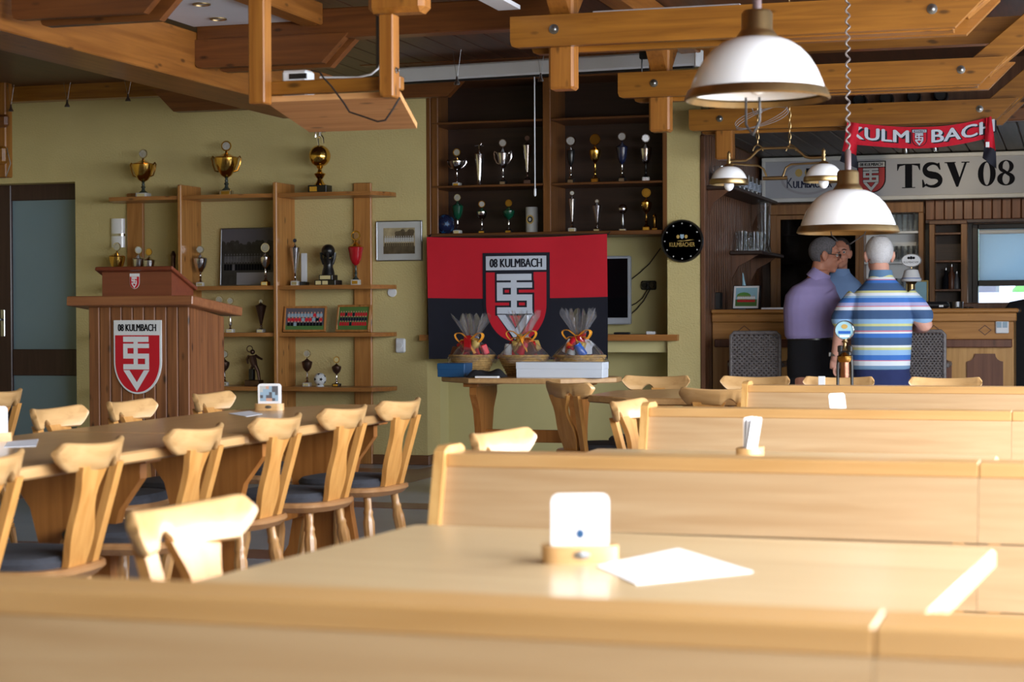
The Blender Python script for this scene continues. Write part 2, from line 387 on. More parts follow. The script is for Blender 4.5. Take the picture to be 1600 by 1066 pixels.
def thing(name, label, cat, loc=(0, 0, 0), rz=0.0, group=None):
    o = bpy.data.objects.new(name, None); COL.objects.link(o); o.empty_display_size = 0.1
    o.location = loc; o.rotation_euler = (0, 0, rz); o['label'] = label; o['category'] = cat
    if group: o['group'] = group
    return o
def tag(o, label, cat, group=None):
    o['label'] = label; o['category'] = cat
    if group: o['group'] = group
    return o
def struct(o): o['kind'] = 'structure'; return o
def kids(o): return [c for c in bpy.data.objects if c.parent == o]
def dup(root, loc, rz, label, group=None):
    def cp(o, par):
        c = o.copy(); COL.objects.link(c); c.parent = par
        for ch in KID.get(o.name, ()): cp(ch, c)
        return c
    KID = {}
    for o in bpy.data.objects:
        if o.parent: KID.setdefault(o.parent.name, []).append(o)
    r = cp(root, None); r.location = loc; r.rotation_euler = (0, 0, rz); r['label'] = label
    if group: r['group'] = group
    return r
def remesh(mb, name, mat, parent, voxel=0.008, smooth=6):
    t = mb.build(name + '_tmp', mat, None, 0)
    a = t.modifiers.new('r', 'REMESH'); a.mode = 'VOXEL'; a.voxel_size = voxel
    b = t.modifiers.new('s', 'SMOOTH'); b.factor = 0.5; b.iterations = smooth
    bpy.context.view_layer.update(); dg = bpy.context.evaluated_depsgraph_get()
    me = bpy.data.meshes.new_from_object(t.evaluated_get(dg)); me.name = name
    bpy.data.objects.remove(t)
    me.materials.clear(); me.materials.append(M[mat] if isinstance(mat, str) else mat)
    me.polygons.foreach_set('use_smooth', [True] * len(me.polygons)); me.polygons.foreach_set('material_index', [0] * len(me.polygons))
    o = bpy.data.objects.new(name, me); COL.objects.link(o); o.parent = parent
    return o
_txt = {}
def text(s, w, h, bold=0.0):
    """outline of a word fitted to w x h, centred: (verts2d, faces)"""
    if (s, bold) not in _txt:
        c = bpy.data.curves.new('t', 'FONT'); c.body = s; c.offset = bold; c.resolution_u = 3
        o = bpy.data.objects.new('t', c); COL.objects.link(o); bpy.context.view_layer.update()
        me = bpy.data.meshes.new_from_object(o.evaluated_get(bpy.context.evaluated_depsgraph_get()))
        _txt[(s, bold)] = ([(v.co.x, v.co.y) for v in me.vertices], [list(p.vertices) for p in me.polygons])
        bpy.data.objects.remove(o); bpy.data.curves.remove(c); bpy.data.meshes.remove(me)
    vs, fs = _txt[(s, bold)]
    x0 = min(v[0] for v in vs); x1 = max(v[0] for v in vs); y0 = min(v[1] for v in vs); y1 = max(v[1] for v in vs)
    return [((a - (x0 + x1) / 2) / (x1 - x0) * w, (b - (y0 + y1) / 2) / (y1 - y0) * h) for a, b in vs], fs

# ------------------------------------------------------------------ emblem of the club (shield with the letters T, S, V)
def shield_poly(i=0.0):
    p = [(0 + i, 1.403 - i), (0 + i, .62)]
    for k in range(1, 16):
        t = PI / 2 * k / 15; p.append((.5 - (.5 - i) * math.cos(t), .62 - (.62 - i) * math.sin(t)))
    q = [(1 - a, b) for a, b in p[:-1]][::-1]
    return p + q
def rc(a0, a1, b0, b1, e=0.0): return [(a0 - e, b0 - e), (a1 + e, b0 - e), (a1 + e, b1 + e), (a0 - e, b1 + e)]
def mono(e=0.0):
    L = [rc(.206, .743, .99, 1.092, e), rc(.425, .514, .958 + e, .99 - e, e), rc(.206, .752, .873, .958, e), rc(.206, .298, .768 + e, .873 - e, e),
         rc(.206, .752, .673, .768, e), rc(.667, .752, .568 + e, .673 - e, e), rc(.206, .752, .467, .568, e), rc(.425, .514, .768 + e, .873 - e, e), rc(.425, .514, .568 + e, .673 - e, e)]
    L.append([(.206 - e, .452 + e), (.335 + e, .452 + e), (.49, .225 + e), (.49, .05 - 1.6 * e)])
    L.append([(.756 + e, .452 + e), (.49, .05 - 1.6 * e), (.49, .225 + e), (.640 - e, .452 + e)])
    return L
def emblem(parent, fn, w, white='emblemwhite', red='emblemred', lettering='08 KULMBACH', outline=0.0, thick=0.0, ink='ink', border=.032, soft=False):
    """fn(a, b, d): metres right / up of the shield's lower left corner and d metres out of the surface"""
    def put(name, polys, d, mat, th=0.0):
        mb = MB()
        for p in polys:
            pts = [fn(a * w, b * w, d) for a, b in p]
            if th:
                n = len(pts); bk = [fn(a * w, b * w, d - th) for a, b in p]
                mb._add(pts + bk, [list(range(n)), list(range(n, 2 * n))[::-1]] + [(i, n + i, n + (i + 1) % n, (i + 1) % n) for i in range(n)])
            elif soft:
                bm = bmesh.new(); bm.faces.new([bm.verts.new((a, b, 0)) for a, b in p]); bmesh.ops.triangulate(bm, faces=bm.faces[:])
                for _ in range(2):
                    lg = [e for e in bm.edges if e.calc_length() > .12]
                    if lg: bmesh.ops.subdivide_edges(bm, edges=lg, cuts=2, use_grid_fill=True); bmesh.ops.triangulate(bm, faces=bm.faces[:])
                bm.verts.index_update(); mb._add([fn(v.co.x * w, v.co.y * w, d) for v in bm.verts], [[v.index for v in f.verts] for f in bm.faces]); bm.free()
            else: mb._add(pts, [list(range(len(pts)))])
        return mb.build(name, mat, parent, 0)
    d = max(thick, .0012)
    if outline: put('shield_outline', [shield_poly(-outline)], d - .0006, ink)
    put('shield_board', [shield_poly(0)], d, white if not outline else ink, thick - .0005 if thick else 0)
    fld = [p for p in shield_poly(border) if p[1] < 1.1]
    put('shield_field', [[(border, 1.117)] + fld + [(1 - border, 1.117)]], d + .0012, red)
    if outline: put('shield_strip', [rc(border, 1 - border, 1.15, 1.403 - border)], d + .0012, white)
    if outline: put('letter_outline', mono(outline * 1.5), d + .0022, ink)
    put('monogram', mono(), d + .0034, white)
    if lettering:
        vs, fs = text(lettering, .80, .135, 0)
        mb = MB()
        for k, o in enumerate((-.006, 0, .006)): mb._add([fn((.5 + a + o) * w, (1.262 + b) * w, d + .003 + .0002 * k) for a, b in vs], fs)
        mb.build('lettering', ink, parent, 0)

# ------------------------------------------------------------------ room shell
YW = 13.3                                    # plane of the yellow wall, pillar and cabinet front
XN0, XN1, XP1 = XY(667, YW), XY(1043, YW), XY(1096, YW)   # niche left / right, pillar right edge
YN = 13.8                                    # back of the niche
YB = 15.95                                   # back wall of the bar
XR, XL, YF = 1.6, -9.0, -3.2
ZC = 2.95
floor = struct(MB().box(XL, XR, YF, YB + .1, -.1, 0).build('floor', 'floor'))
bands = []
for xb in (-8.94, -6.64, -4.64, -2.34, -.04): bands.append((xb, xb + .3, YF, YB))
for yb in (1.1, 3.4, 5.7, 8.0, 10.28, 12.6):
    xs = [XL, -8.94, -8.64, -6.64, -6.34, -4.64, -4.34, -2.34, -2.04, -.04, .26, XR]
    for i in range(0, len(xs), 2): bands.append((xs[i], xs[i + 1], yb, yb + .3))
for x0, x1, y0, y1 in bands: MB().box(x0, x1, y0, y1, -.02, .0025).build('tile_band', 'floorband', floor, 0)
# yellow wall left of the niche with the doorway
XD1 = XY(119, YW); ZD = ZY(118, 284, YW)
XD0 = XD1 - 1.15
wl = MB(); wl.box(XL, XD0, YW, YW + .3, 0, ZC); wl.box(XD1, XN0, YW, YW + .3, 0, ZC); wl.box(XD0, XD1, YW, YW + .3, ZD, ZC)
struct(wl.build('wall_back', 'wall', smooth=0))
nb = MB(); nb.box(XN0 - .3, XN1 + .1, YN, YN + .2, 0, ZC); nb.box(XN0 - .3, XN0, YW + .3, YN, 0, ZC)
struct(nb.build('wall_niche', 'wall2', smooth=0))
struct(MB().box(XN1, XP1, YW, YB, 0, ZC).build('wall_pillar', 'wall', smooth=0))
struct(MB().box(XN0 - .15, XD0 - 1.9, YW + .3, YW + .31, 0, .01).build('trim_1', 'skirt', smooth=0))
lint = MB(); lint.box(XN0 + .35, XN1, YW + .06, YN, .86, .965)
struct(lint.build('trim_2', 'wall2', smooth=0))
for i, (a, b) in enumerate(((XL, XD0), (XD1, XN0 + .02))):
    struct(MB().bbox(a, b, YW - .022, YW - .001, 0, .075, b=.005).build('baseboard_%s' % ('left', 'back')[i], 'skirt'))
struct(MB().bbox(XN0, XN0 + .02, YW, YN, 0, .075, b=.005).build('baseboard_niche', 'skirt'))
# back wall of the bar with the window opening
xw0, xw1 = XY(1519, YB), 1.25; zw0, zw1 = .95, ZY(1560, 350, YB)
bw = MB(); bw.box(XP1 - .1, xw0, YB, YB + .2, 0, ZC); bw.box(xw1, XR, YB, YB + .2, 0, ZC)
bw.box(xw0, xw1, YB, YB + .2, 0, zw0); bw.box(xw0, xw1, YB, YB + .2, zw1, ZC)
struct(bw.build('wall_bar', 'cladding', smooth=0))
struct(MB().box(XL - .2, XL, YF, YW + .3, 0, ZC).build('wall_left', 'wall', smooth=0))
struct(MB().box(XL, XR, YF - .2, YF, 0, ZC).build('wall_front', 'wall', smooth=0))
wr = MB(); wr.box(XR, XR + .25, YF, YB + .2, 0, .82); wr.box(XR, XR + .25, YF, YB + .2, 2.5, ZC)
ys = [YF] + [q for w in WINS for q in w[:2]] + [YB + .2]
for i in range(0, len(ys), 2): wr.box(XR, XR + .25, ys[i], ys[i + 1], .82, 2.5)
struct(wr.build('wall_right', 'wall', smooth=0))
struct(MB().box(XL, XR, YF, YB + .2, ZC, ZC + .1).build('ceiling', 'ceil', smooth=0))
for k in range(16):                           # ceiling boards over the aisle in front of the cabinet
    x = -5.6 + k * .2
    c = MB().bbox(x, x + .192, 9.4, YW, ZC - .02, ZC - .001, b=.004).build('ceiling_board', 'ceil', bpy.data.objects['ceiling'])

# frosted door in the left wall
dY = YW + .17
dr = MB(); dr.bbox(XD0, XD1, dY, dY + .06, ZY(60, 313, dY), ZD + .02, b=.006); dtop = dr; dr = MB()
xj0, xj1 = XY(-6, dY), XY(19, dY)
dr.bbox(xj0, xj1, dY - .01, dY + .06, 0, ZD, b=.006)
d1 = struct(dr.build('door_1', 'doorframe')); dtop.build('lintel_frame', 'doorframe', d1)
MB().bbox(xj1, XD1 + .05, dY, dY + .05, ZY(60, 587, dY), ZY(60, 546, dY), b=.006).build('cross_rail', 'doorframe', d1)
MB().bbox(xj1, XD1 + .05, dY, dY + .05, 0.0, .12, b=.006).build('bottom_rail', 'doorframe', d1)
MB().box(xj1, XD1 + .05, dY + .02, dY + .035, .1, ZY(60, 313, dY)).build('frosted_pane', 'glassblue', d1, 0)
MB().box(XD0, xj0, dY + .02, dY + .035, .1, ZY(60, 313, dY)).build('frosted_pane', 'glassblue', d1, 0)
hd = MB(); hz = ZY(5, 505, dY); hx = XY(6, dY)
hd.bbox(hx - .02, hx + .02, dY - .022, dY - .01, hz - .11, hz + .11, b=.004); hd.tube([(hx, dY - .02, hz + .03), (hx, dY - .07, hz + .03), (hx + .0, dY - .075, hz + .03), (hx - .11, dY - .075, hz + .03)], .011, 8)
hd.build('door_handle', 'chrome', d1)

# cladding of the bar's left wall: narrow upright boards on the pillar's flank
cl = MB(); y = YW
while y < YB - .02:
    cl.bbox(XP1, XP1 + .016, y, y + .088, 0.0, 2.47, b=.006); y += .094
c_ = cl.build('trim_3', 'cladding'); struct(c_)
MB().bbox(XP1 - .005, XP1 + .03, YW - .012, YW + .06, 0, 2.44, b=.006).build('corner_post', 'cladding', c_)
# grey soffit over the bar
sf = struct(MB().box(XP1 + .016, XR, YW + .1, YB, 2.49, 2.53).build('ceiling_bar', 'cladding', smooth=0))
x = XP1 + .02
while x < 1.2:
    MB().bbox(x, x + .138, YW + .1, YB, 2.468, 2.488, b=.006).build('soffit_board', 'soffit', sf); x += .146
MB().bbox(XP1, XR, YW + .02, YW + .1, 2.47, 2.56, b=.006).build('soffit_edge', 'pine_dark', sf)
struct(MB().box(XP1, XR, YW + .3, YW + .36, 2.53, ZC).build('trim_4', 'cladding', smooth=0))
for x in (1343, 1385, 1428, 1470):
    p = atY(x, 157 - (x - 1343) * .07, YW + .22)
    v = MB(); T = Matrix.Translation(p) @ Matrix.Rotation(R(90), 4, 'X')
    v.lathe([(.05, -.08), (.05, .02), (.042, .03), (.038, .0), (0, .0)], seg=18, T=T)
    o = v.build('round_vent', 'darkplastic')
    tag(o, 'small black round vent in the dark strip above the bar, number %s from the left' % {1343: 'one', 1385: 'two', 1428: 'three', 1470: 'four'}[x], 'vent', 'round vents above the bar')

# ------------------------------------------------------------------ timber trusses under the ceiling
def beam(mb, x0, x1, y0, y1, z0, z1, cham0=0, cham1=0, m=0):
    """x-direction beam with rounded or 45 degree cut lower ends"""
    h = z1 - z0; p = [(x0, z1)]
    if cham0 == 'cut': p += [(x0 + h * 1.0, z0)]
    else: p += [(x0, z0 + .03), (x0 + .008, z0 + .008), (x0 + .03, z0)]
    if cham1 == 'cut': p += [(x1 - h * 1.0, z0), (x1, z1)]
    else: p += [(x1 - .03, z0), (x1 - .008, z0 + .008), (x1, z0 + .03), (x1, z1)]
    mb.prism(p, 'y', y0, y1, m)
def bolt(parent, x, y, z):
    b = MB(); T = Matrix.Translation((x, y, z)) @ Matrix.Rotation(R(90), 4, 'X')
    b.lathe([(.024, 0), (.024, .004), (.013, .005), (.013, .016), (.008, .019), (0, .019)], seg=12, T=T); b.build('bolt', 'steel', parent)
ZT = 2.43
XT0 = -2.61
def truss(Y, label, right=True):
    t = thing('timber_truss', label, 'beam', (XT0, Y, ZT), 0, 'timber trusses over the tables')
    xe = 2.24
    a = MB(); beam(a, 0, xe, 0, .055, 0, .15, 0, 'cut'); a.build('tie_beam', 'pine', t)
    a = MB(); beam(a, .06, xe + .04, .165, .22, -.012, .138, 0, 'cut'); a.build('tie_beam', 'pine', t)
    a = MB(); a.bbox(1.05, xe - .16, .055, .165, -.006, .13, b=.004); a.build('packing_board', 'pine', t)
    a = MB(); a.bbox(.175, .30, .055, .165, -.2, .52, b=.012); a.build('post', 'pine_z', t)
    T = Matrix.Translation((xe - .13, .11, .118)) @ Matrix.Rotation(R(-40), 4, 'Y')
    a = MB(); a.bbox(-.02, 1.5, -.05, .05, -.07, .07, b=.004, T=T); a.build('rafter', 'pine', t)
    a = MB(); a.prism([(-.26, .50), (-.40, .50), (.054, .155), (.054, .30)], 'x', .19, .285); a.build('brace', 'pine_y', t)
    a = MB(); a.prism([(.60, .50), (.46, .50), (.166, .30), (.166, .155)], 'x', .19, .285); a.build('brace', 'pine_y', t)
    bolt(t, .22, 0, .08); bolt(t, xe - .25, 0, .085)
    return t
YT = [6.44, 8.58, 10.78, 12.9]
t0_ = thing('timber_truss', 'end of a timber truss at the top edge above the projector shelf', 'beam', (XT0, YT[0], ZT))
a = MB(); a.bbox(.115, .335, -.05, .055, -.195 + .02, .52, b=.02); a.build('post', 'pine_z', t0_)
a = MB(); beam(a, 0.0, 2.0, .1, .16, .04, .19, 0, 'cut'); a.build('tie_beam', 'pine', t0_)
truss(YT[1], 'nearest full timber truss of double beams with a hanging post, above the first white lamp')
truss(YT[2], 'middle timber truss of double beams with a black plug on its post')
truss(YT[3], 'farthest timber truss of double beams, the red scarf hangs from it')
o = MB().bbox(-2.43, -2.3, 5.0, YW - .2, 2.81, 2.945, b=.01).build('roof_purlin', 'pine_y'); tag(o, 'long timber purlin under the ceiling carried by the truss posts', 'beam')
# beams between the trusses
for (x, z, Y, x1, lab) in ((-2.1, 2.69, 11.02, .6, 'plain upper beam just behind the middle truss, right of the large lamp'),
                           ):
    a = MB(); beam(a, x, x1, Y, Y + .1, z, z + .15, 0, 0); o = a.build('cross_beam', 'pine'); tag(o, lab, 'beam')
# long heavy beam running away on the left
o = MB().bbox(-4.96, -4.61, 4.6, 11.2, 2.43, 2.70, b=.006).build('main_beam', 'pine_y'); tag(o, 'heavy broad timber beam running to the yellow wall on the upper left', 'beam')
# white ceiling panel with two downlights
pn = tag(MB().box(-4.6, -3.97, 4.8, 9.2, 2.72, 2.745).build('ceiling_panel', 'whiteceil', smooth=0), 'white ceiling panel between beams on the upper left', 'panel')
for (x, y) in ((315, 6), (341, 29)):
    p = atZ(x, y, 2.72); d = thing('downlight', 'round recessed brass downlight in white ceiling panel, %s' % ('nearer one at the top edge' if x == 315 else 'farther one'), 'light', (p.x, p.y, 2.72))
    MB().lathe([(.036, -.001), (.038, -.008), (.046, -.006), (.046, .0), (.036, .0)], seg=20, cap=False).build('ring', 'brass', d)
    MB().lathe([(.0, -.003), (.022, -.004), (.036, -.001)], seg=16).build('lamp', 'bulb', d)
o = MB().box(-2.28, -1.55, 8.9, 9.6, 2.62, 2.64).build('ceiling_panel', 'whiteceil', smooth=0); tag(o, 'white ceiling panel strip above the nearest full truss', 'panel')
o = MB().box(-2.68, -2.57, 7.2, 8.62, 2.62, 2.64).build('ceiling_panel', 'whiteceil', smooth=0); tag(o, 'narrow white ceiling panel left of the truss posts at the top edge', 'panel')
# upper cross beam with lower tie on the left
YU = 9.25
ub = thing('cross_beam', 'long cross beam over the projector shelf with a cut lower board', 'beam', (-4.61, YU, 2.47))
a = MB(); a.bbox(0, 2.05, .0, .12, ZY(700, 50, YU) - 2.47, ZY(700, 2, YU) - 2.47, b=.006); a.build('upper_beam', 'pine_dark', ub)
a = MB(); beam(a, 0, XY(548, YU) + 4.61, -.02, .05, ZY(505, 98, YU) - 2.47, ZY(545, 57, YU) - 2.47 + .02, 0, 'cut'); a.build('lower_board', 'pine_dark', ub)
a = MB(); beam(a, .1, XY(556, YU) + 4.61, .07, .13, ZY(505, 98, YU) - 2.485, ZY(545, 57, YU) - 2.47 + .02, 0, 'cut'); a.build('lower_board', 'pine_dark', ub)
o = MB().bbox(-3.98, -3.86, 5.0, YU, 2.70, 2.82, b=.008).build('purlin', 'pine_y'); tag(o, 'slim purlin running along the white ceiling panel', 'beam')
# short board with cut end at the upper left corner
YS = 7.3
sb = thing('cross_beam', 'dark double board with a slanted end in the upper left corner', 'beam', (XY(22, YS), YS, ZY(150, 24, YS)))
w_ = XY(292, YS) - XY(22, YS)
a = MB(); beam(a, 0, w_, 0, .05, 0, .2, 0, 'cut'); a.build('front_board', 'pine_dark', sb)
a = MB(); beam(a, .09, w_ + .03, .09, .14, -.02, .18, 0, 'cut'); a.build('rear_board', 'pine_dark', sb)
# wall plate beams along the yellow wall
za, zb = ZY(100, 157, 12.9), ZY(100, 126, 12.9)
o = MB().bbox(XL + .3, XY(262, 12.9), 12.85, 12.97, za, zb, b=.006).build('wall_plate', 'pine'); tag(o, 'timber wall plate along the top of the yellow wall left of the heavy beam', 'beam')
o = MB().box(XL + .3, -4.96, 9.6, 12.85, zb, zb + .02).build('ceiling_panel', 'pine_dark', smooth=0); tag(o, 'brown wooden ceiling panel left of the heavy beam', 'panel')
gp = thing('vent_grille', 'dark ceiling grille with pale frame at the upper left edge', 'vent', (XY(5, 11.6), 11.6, zb - .002))
MB().box(-.5, .12, -.35, .35, -.012, -.004).build('mesh_panel', 'cladding', gp, 0)
f = MB(); f.box(.12, .14, -.37, .37, -.02, 0); f.box(-.5, .14, -.37, -.35, -.02, 0); f.box(-.5, .14, .35, .37, -.02, 0); f.build('frame', 'pine_pale', gp)
YV = 12.6
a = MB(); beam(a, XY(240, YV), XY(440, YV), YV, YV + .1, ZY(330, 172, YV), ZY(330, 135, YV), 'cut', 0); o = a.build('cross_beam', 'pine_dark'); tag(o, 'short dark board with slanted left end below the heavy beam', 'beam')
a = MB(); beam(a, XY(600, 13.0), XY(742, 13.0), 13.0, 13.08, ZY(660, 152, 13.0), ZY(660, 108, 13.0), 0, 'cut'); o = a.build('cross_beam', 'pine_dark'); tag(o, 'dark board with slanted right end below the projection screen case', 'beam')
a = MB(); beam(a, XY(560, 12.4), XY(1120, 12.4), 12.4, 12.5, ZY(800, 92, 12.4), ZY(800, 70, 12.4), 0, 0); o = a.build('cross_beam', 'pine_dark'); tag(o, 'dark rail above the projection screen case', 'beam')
# hanging bracket at the far left edge
hb = thing('hanging_bracket', 'timber hanging post with cross blocks at the left edge beside the door', 'beam', (XY(4, 12.6), 12.6, ZY(4, 277, 12.6)))
MB().bbox(-.1, .04, 0, .1, 0, 1.1, b=.008).build('post', 'pine_z', hb)
MB().bbox(-.12, .085, -.06, .0, .38, .48 , b=.02).build('block', 'pine_dark', hb)
MB().bbox(-.12, .07, -.07, .0, .1, .235, b=.02).build('block', 'pine', hb)
f = MB(); f.tube([(.07, -.03, .22), (.1, -.03, .1), (.06, -.03, .0)], .004, 6); f.build('wire', 'steel', hb)

# halogen spots on wires below the ceiling
for (x, y, Y, lab) in ((68 / 4, 173, 12.6, 'leftmost'), (105, 166, 12.6, 'second'), (200, 157, 12.6, 'third'), (714, 131, 11.9, 'single right'), (845, 126, 11.9, 'far right'),):
    p = atY(x, y, Y)
    h = thing('halogen_spot', '%s halogen spot on thin wires, %s' % (lab, 'over the yellow wall left of the heavy beam' if x < 300 else 'in front of the trophy cabinet'), 'spotlight', p, 0, 'halogen spots')
    s = MB(); s.lathe([(.021, -.008), (.02, .004), (.010, .02), (.006, .05), (0, .05)], seg=14); s.build('reflector', 'chrome', h)
    s = MB(); top = ZC - .02 - p.z
    s.tube([(-.004, 0, .05), (-.03, .0, top)], .0014, 5); s.tube([(.004, 0, .05), (.03, .0, top)], .0014, 5); s.build('wire', 'steel', h)
for (x, y, lit) in ((1415, 234, 0), (1461, 231, 1)):
    p = atY(x, y, 14.3)
    h = thing('halogen_spot', '%s halogen spot below the scarf over the bar' % ('lit warm' if lit else 'unlit slim'), 'spotlight', p)
    T = Matrix.Rotation(R(20), 4, 'X')
    s = MB(); s.lathe([(.027, -.02), (.026, .0), (.012, .03), (.01, .09), (0, .09)], seg=14, T=T); s.build('housing', 'steel', h)
    s = MB(); s.lathe([(0, -.0215), (.024, -.021), (.024, -.02)], seg=14, T=T); s.build('lamp', 'lightspot' if lit else 'bulb', h)
    s = MB(); s.tube([(0, -.02, .08), (0, 0, 2.468 - p.z)], .006, 6); s.build('stem', 'steel', h)
sp = bpy.data.lights.new('bar_spot', 'SPOT'); sp.energy = 18; sp.color = (1, .82, .55); sp.spot_size = R(50); sp.shadow_soft_size = .03
so = bpy.data.objects.new('bar_spot', sp); COL.objects.link(so); p = atY(1461, 231, 14.3)
so.location = (p.x, p.y - .0, p.z - .05); tgt = atY(1495, 285, 15.78); d = tgt - so.location; so.rotation_euler = d.to_track_quat('-Z', 'Y').to_euler()

# projector shelf on two hanging posts
PY = 6.44
pz = 1.945
pA = atY(411, 168, PY); pB = atY(612, 152, PY)
ps = thing('projector_shelf', 'pale timber projector shelf hanging on two posts below the ceiling', 'shelf', (pA.x, PY, pz))
wB = pB.x - pA.x
MB().bbox(-.033, .033, -.06, .01, -.005, .98, b=.005).build('post', 'pine_z', ps)
MB().bbox(wB - .028, wB + .028, -.06, .01, .0, .305, b=.005).build('post', 'pine_z', ps)
T = Matrix.Rotation(R(-10), 4, 'X')
MB().bbox(.0, wB + .03, .01, .055, .035, .085, b=.004).build('front_rail', 'pine', ps)
for k in range(2):
    q0, q1 = .02 + .215 * k, .02 + .215 * (k + 1) - .001; xr = lambda q: wB + .028 - .2 * q
    MB().prism([(0, q0), (xr(q0), q0), (xr(q1), q1), (0, q1)], 'z', .012, .034, T=T).build('shelf_board', 'pine_pale', ps)
a = MB(); a.lathe([(.012, 0), (.012, .004), (.007, .005), (.007, .014), (0, .015)], seg=10, T=Matrix.Translation((wB + .028, -.03, .1)) @ Matrix.Rotation(R(90), 4, 'Y')); a.build('bolt', 'steel', ps)
b = MB(); q = atY(466, 119, PY + .1); hq = ZY(466, 110, PY + .09) - (pz + .03); b.bbox(-.052, .052, -.04, .04, 0, hq, b=.008); b.box(-.02, .05, -.042, .0, hq - .034, hq - .014, m=1)
o = b.build('power_supply', ['plasticwhite', 'darkplastic'], None, 35, (q.x, PY + .10, pz + .028)); tag(o, 'white power strip lying on the projector shelf', 'electronics')
pts = [atY(x, y, PY - .05 + .0 * i) for i, (x, y) in enumerate(((486, 110), (500, 113), (505, 121), (518, 135), (538, 162), (546, 175), (570, 183), (590, 190), (602, 188), (613, 172), (625, 152)))]
o = MB().tube(pts, .0035, 6).build('black_cable', 'darkplastic'); tag(o, 'black cable looping below the projector shelf', 'cable')
pts = [atY(x, y, PY + .12) for x, y in ((500, 121), (530, 121), (560, 121), (580, 116), (592, 106), (597, 90))]
o = MB().tube(pts, .004, 6).build('white_cable', 'plasticwhite'); tag(o, 'white cable running from the power strip up the black pole', 'cable')
q = atY(594, 110, PY + .15)
o = MB().lathe([(.016, 0), (.016, 2.95 - q.z)], seg=10).build('black_pole', 'darkplastic', None, 35, q); tag(o, 'black vertical pole behind the right post of the projector shelf', 'pole')
# plug on the middle truss post
q = atY(1008, 83, YT[2] + .03)
pl = MB(); pl.bbox(-.035, .035, -.03, .0, -.035, .035, b=.006); pl.tube([(-.02, -.015, -.035), (-.022, -.015, -.1), (-.02, -.01, -.16)], .005, 6)
o = pl.build('plug_adapter', 'darkplastic', None, 35, (q.x, YT[2] + .05, q.z)); tag(o, 'black power adapter on the post of the middle truss', 'electronics')
# projection screen case
e0, e1 = atY(600, 121, 12.35), atY(1091, 92, 11.75)
dv = (e1 - e0); ang = math.atan2(dv.y, dv.x); ln = dv.length
T = Matrix.Translation(e0) @ Matrix.Rotation(ang, 4, 'Z') @ Matrix.Rotation(-math.asin(dv.z / ln), 4, 'Y')
sc = thing('projection_screen', 'long white projection screen case below the ceiling', 'screen')
a = MB(); a.bbox(0, ln, -.05, .05, -.045, .055, b=.012, T=T); a.build('case', 'plasticwhite', sc)
a = MB(); a.bbox(ln, ln + .012, -.055, .055, -.05, .06, b=.004, T=T); a.build('end_cap', 'white', sc)
a = MB(); a.bbox(.02, ln - .02, -.03, -.01, -.06, -.045, b=.003, T=T); a.build('slot_bar', 'darkplastic', sc)
for k in (.05, .95):
    p = T @ Vector((ln * k, 0, .05)); MB().tube([p, (p.x, p.y, ZC)], .006, 6).build('hanger', 'steel', sc)
p0 = atY(835, 119, 12.02); p1 = atY(836, 300, 12.02)
s = MB(); s.tube([p0 + Vector((0, 0, .0)), p0 + Vector((.0, 0, -.03)), p1], .0042, 6); s.lathe([(.002, .03), (.008, .02), (.009, -.02), (.004, -.03)], c=p1, seg=10); s.build('pull_cord', 'plasticwhite', sc)

# ------------------------------------------------------------------ benches (double, back to back)
BZ, BL = .84, 1.17
TS = math.tan(R(16))
def bench(X0, Y, label, left=True):
    t = thing('bench', label, 'bench', (X0, Y, 0), 0, 'double oak benches in rows')
    prof = [(-.02, BZ + .006), (.005, BZ + .016), (.095, BZ + .016), (.12, BZ + .006), (.235, .45), (.60, .45), (.56, 0), (-.46, 0), (-.50, .45), (-.135, .45)]
    if left: MB().prism(prof, 'x', 0, .024).build('side_panel', 'beech_z', t)
    inner = [(.0, BZ - .03), (.1, BZ - .03), (.205, .45), (.60, .425), (.56, 0), (-.46, 0), (-.50, .425), (-.105, .45)]
    for x in ((BL - .05,) if left else (.02, BL - .05)): MB().prism(inner, 'x', x, x + .024).build('side_panel', 'beech_z', t)
    MB().bbox(.024 if left else 0, BL, -.006, .106, BZ - .03, BZ, b=.0025).build('top_rail', 'bench_rail', t)
    for sgn in (-1, 1):
        for k in range(3):
            z1 = BZ - .03 - k * .132; z0_ = z1 - .129
            ya = lambda z: .05 + sgn * (.046 + (BZ - z) * TS)
            o = .018 * sgn
            p = [(ya(z0_), z0_), (ya(z1), z1), (ya(z1) - o, z1), (ya(z0_) - o, z0_)]
            MB().prism(p, 'x', .024 if left else 0, BL).build('back_plank', 'bench', t)
        y0, y1 = sorted((.05 + sgn * .16, .05 + sgn * .56))
        MB().bbox(.024 if left else 0, BL, y0, y1, .425, .455, b=.006).build('seat', 'bench', t)
    return t
BY = [1.85, 3.9, 5.94, 7.86]
BN = ['nearest blurred', 'second', 'third', 'farthest']
b0 = bench(-1.36, BY[0], 'nearest blurred double oak bench crossing the bottom edge')
for i, Y in enumerate(BY):
    for j, X in enumerate((-1.36, -1.36 + BL + .0008)):
        if i == j == 0: continue
        if i == 0: b1 = bench(X, Y, 'plain right hand bench continuing the one nearest to the camera', False); continue
        what = {1: 'behind the foreground table', 2: 'behind the upright fanned coasters', 3: 'farthest, before the round beer tap'}[i]
        dup((b0, b1)[j], (X, Y, 0), 0, ('double oak bench with end panel, %s' % what) if j == 0 else ('right hand continuation of the bench %s' % what))

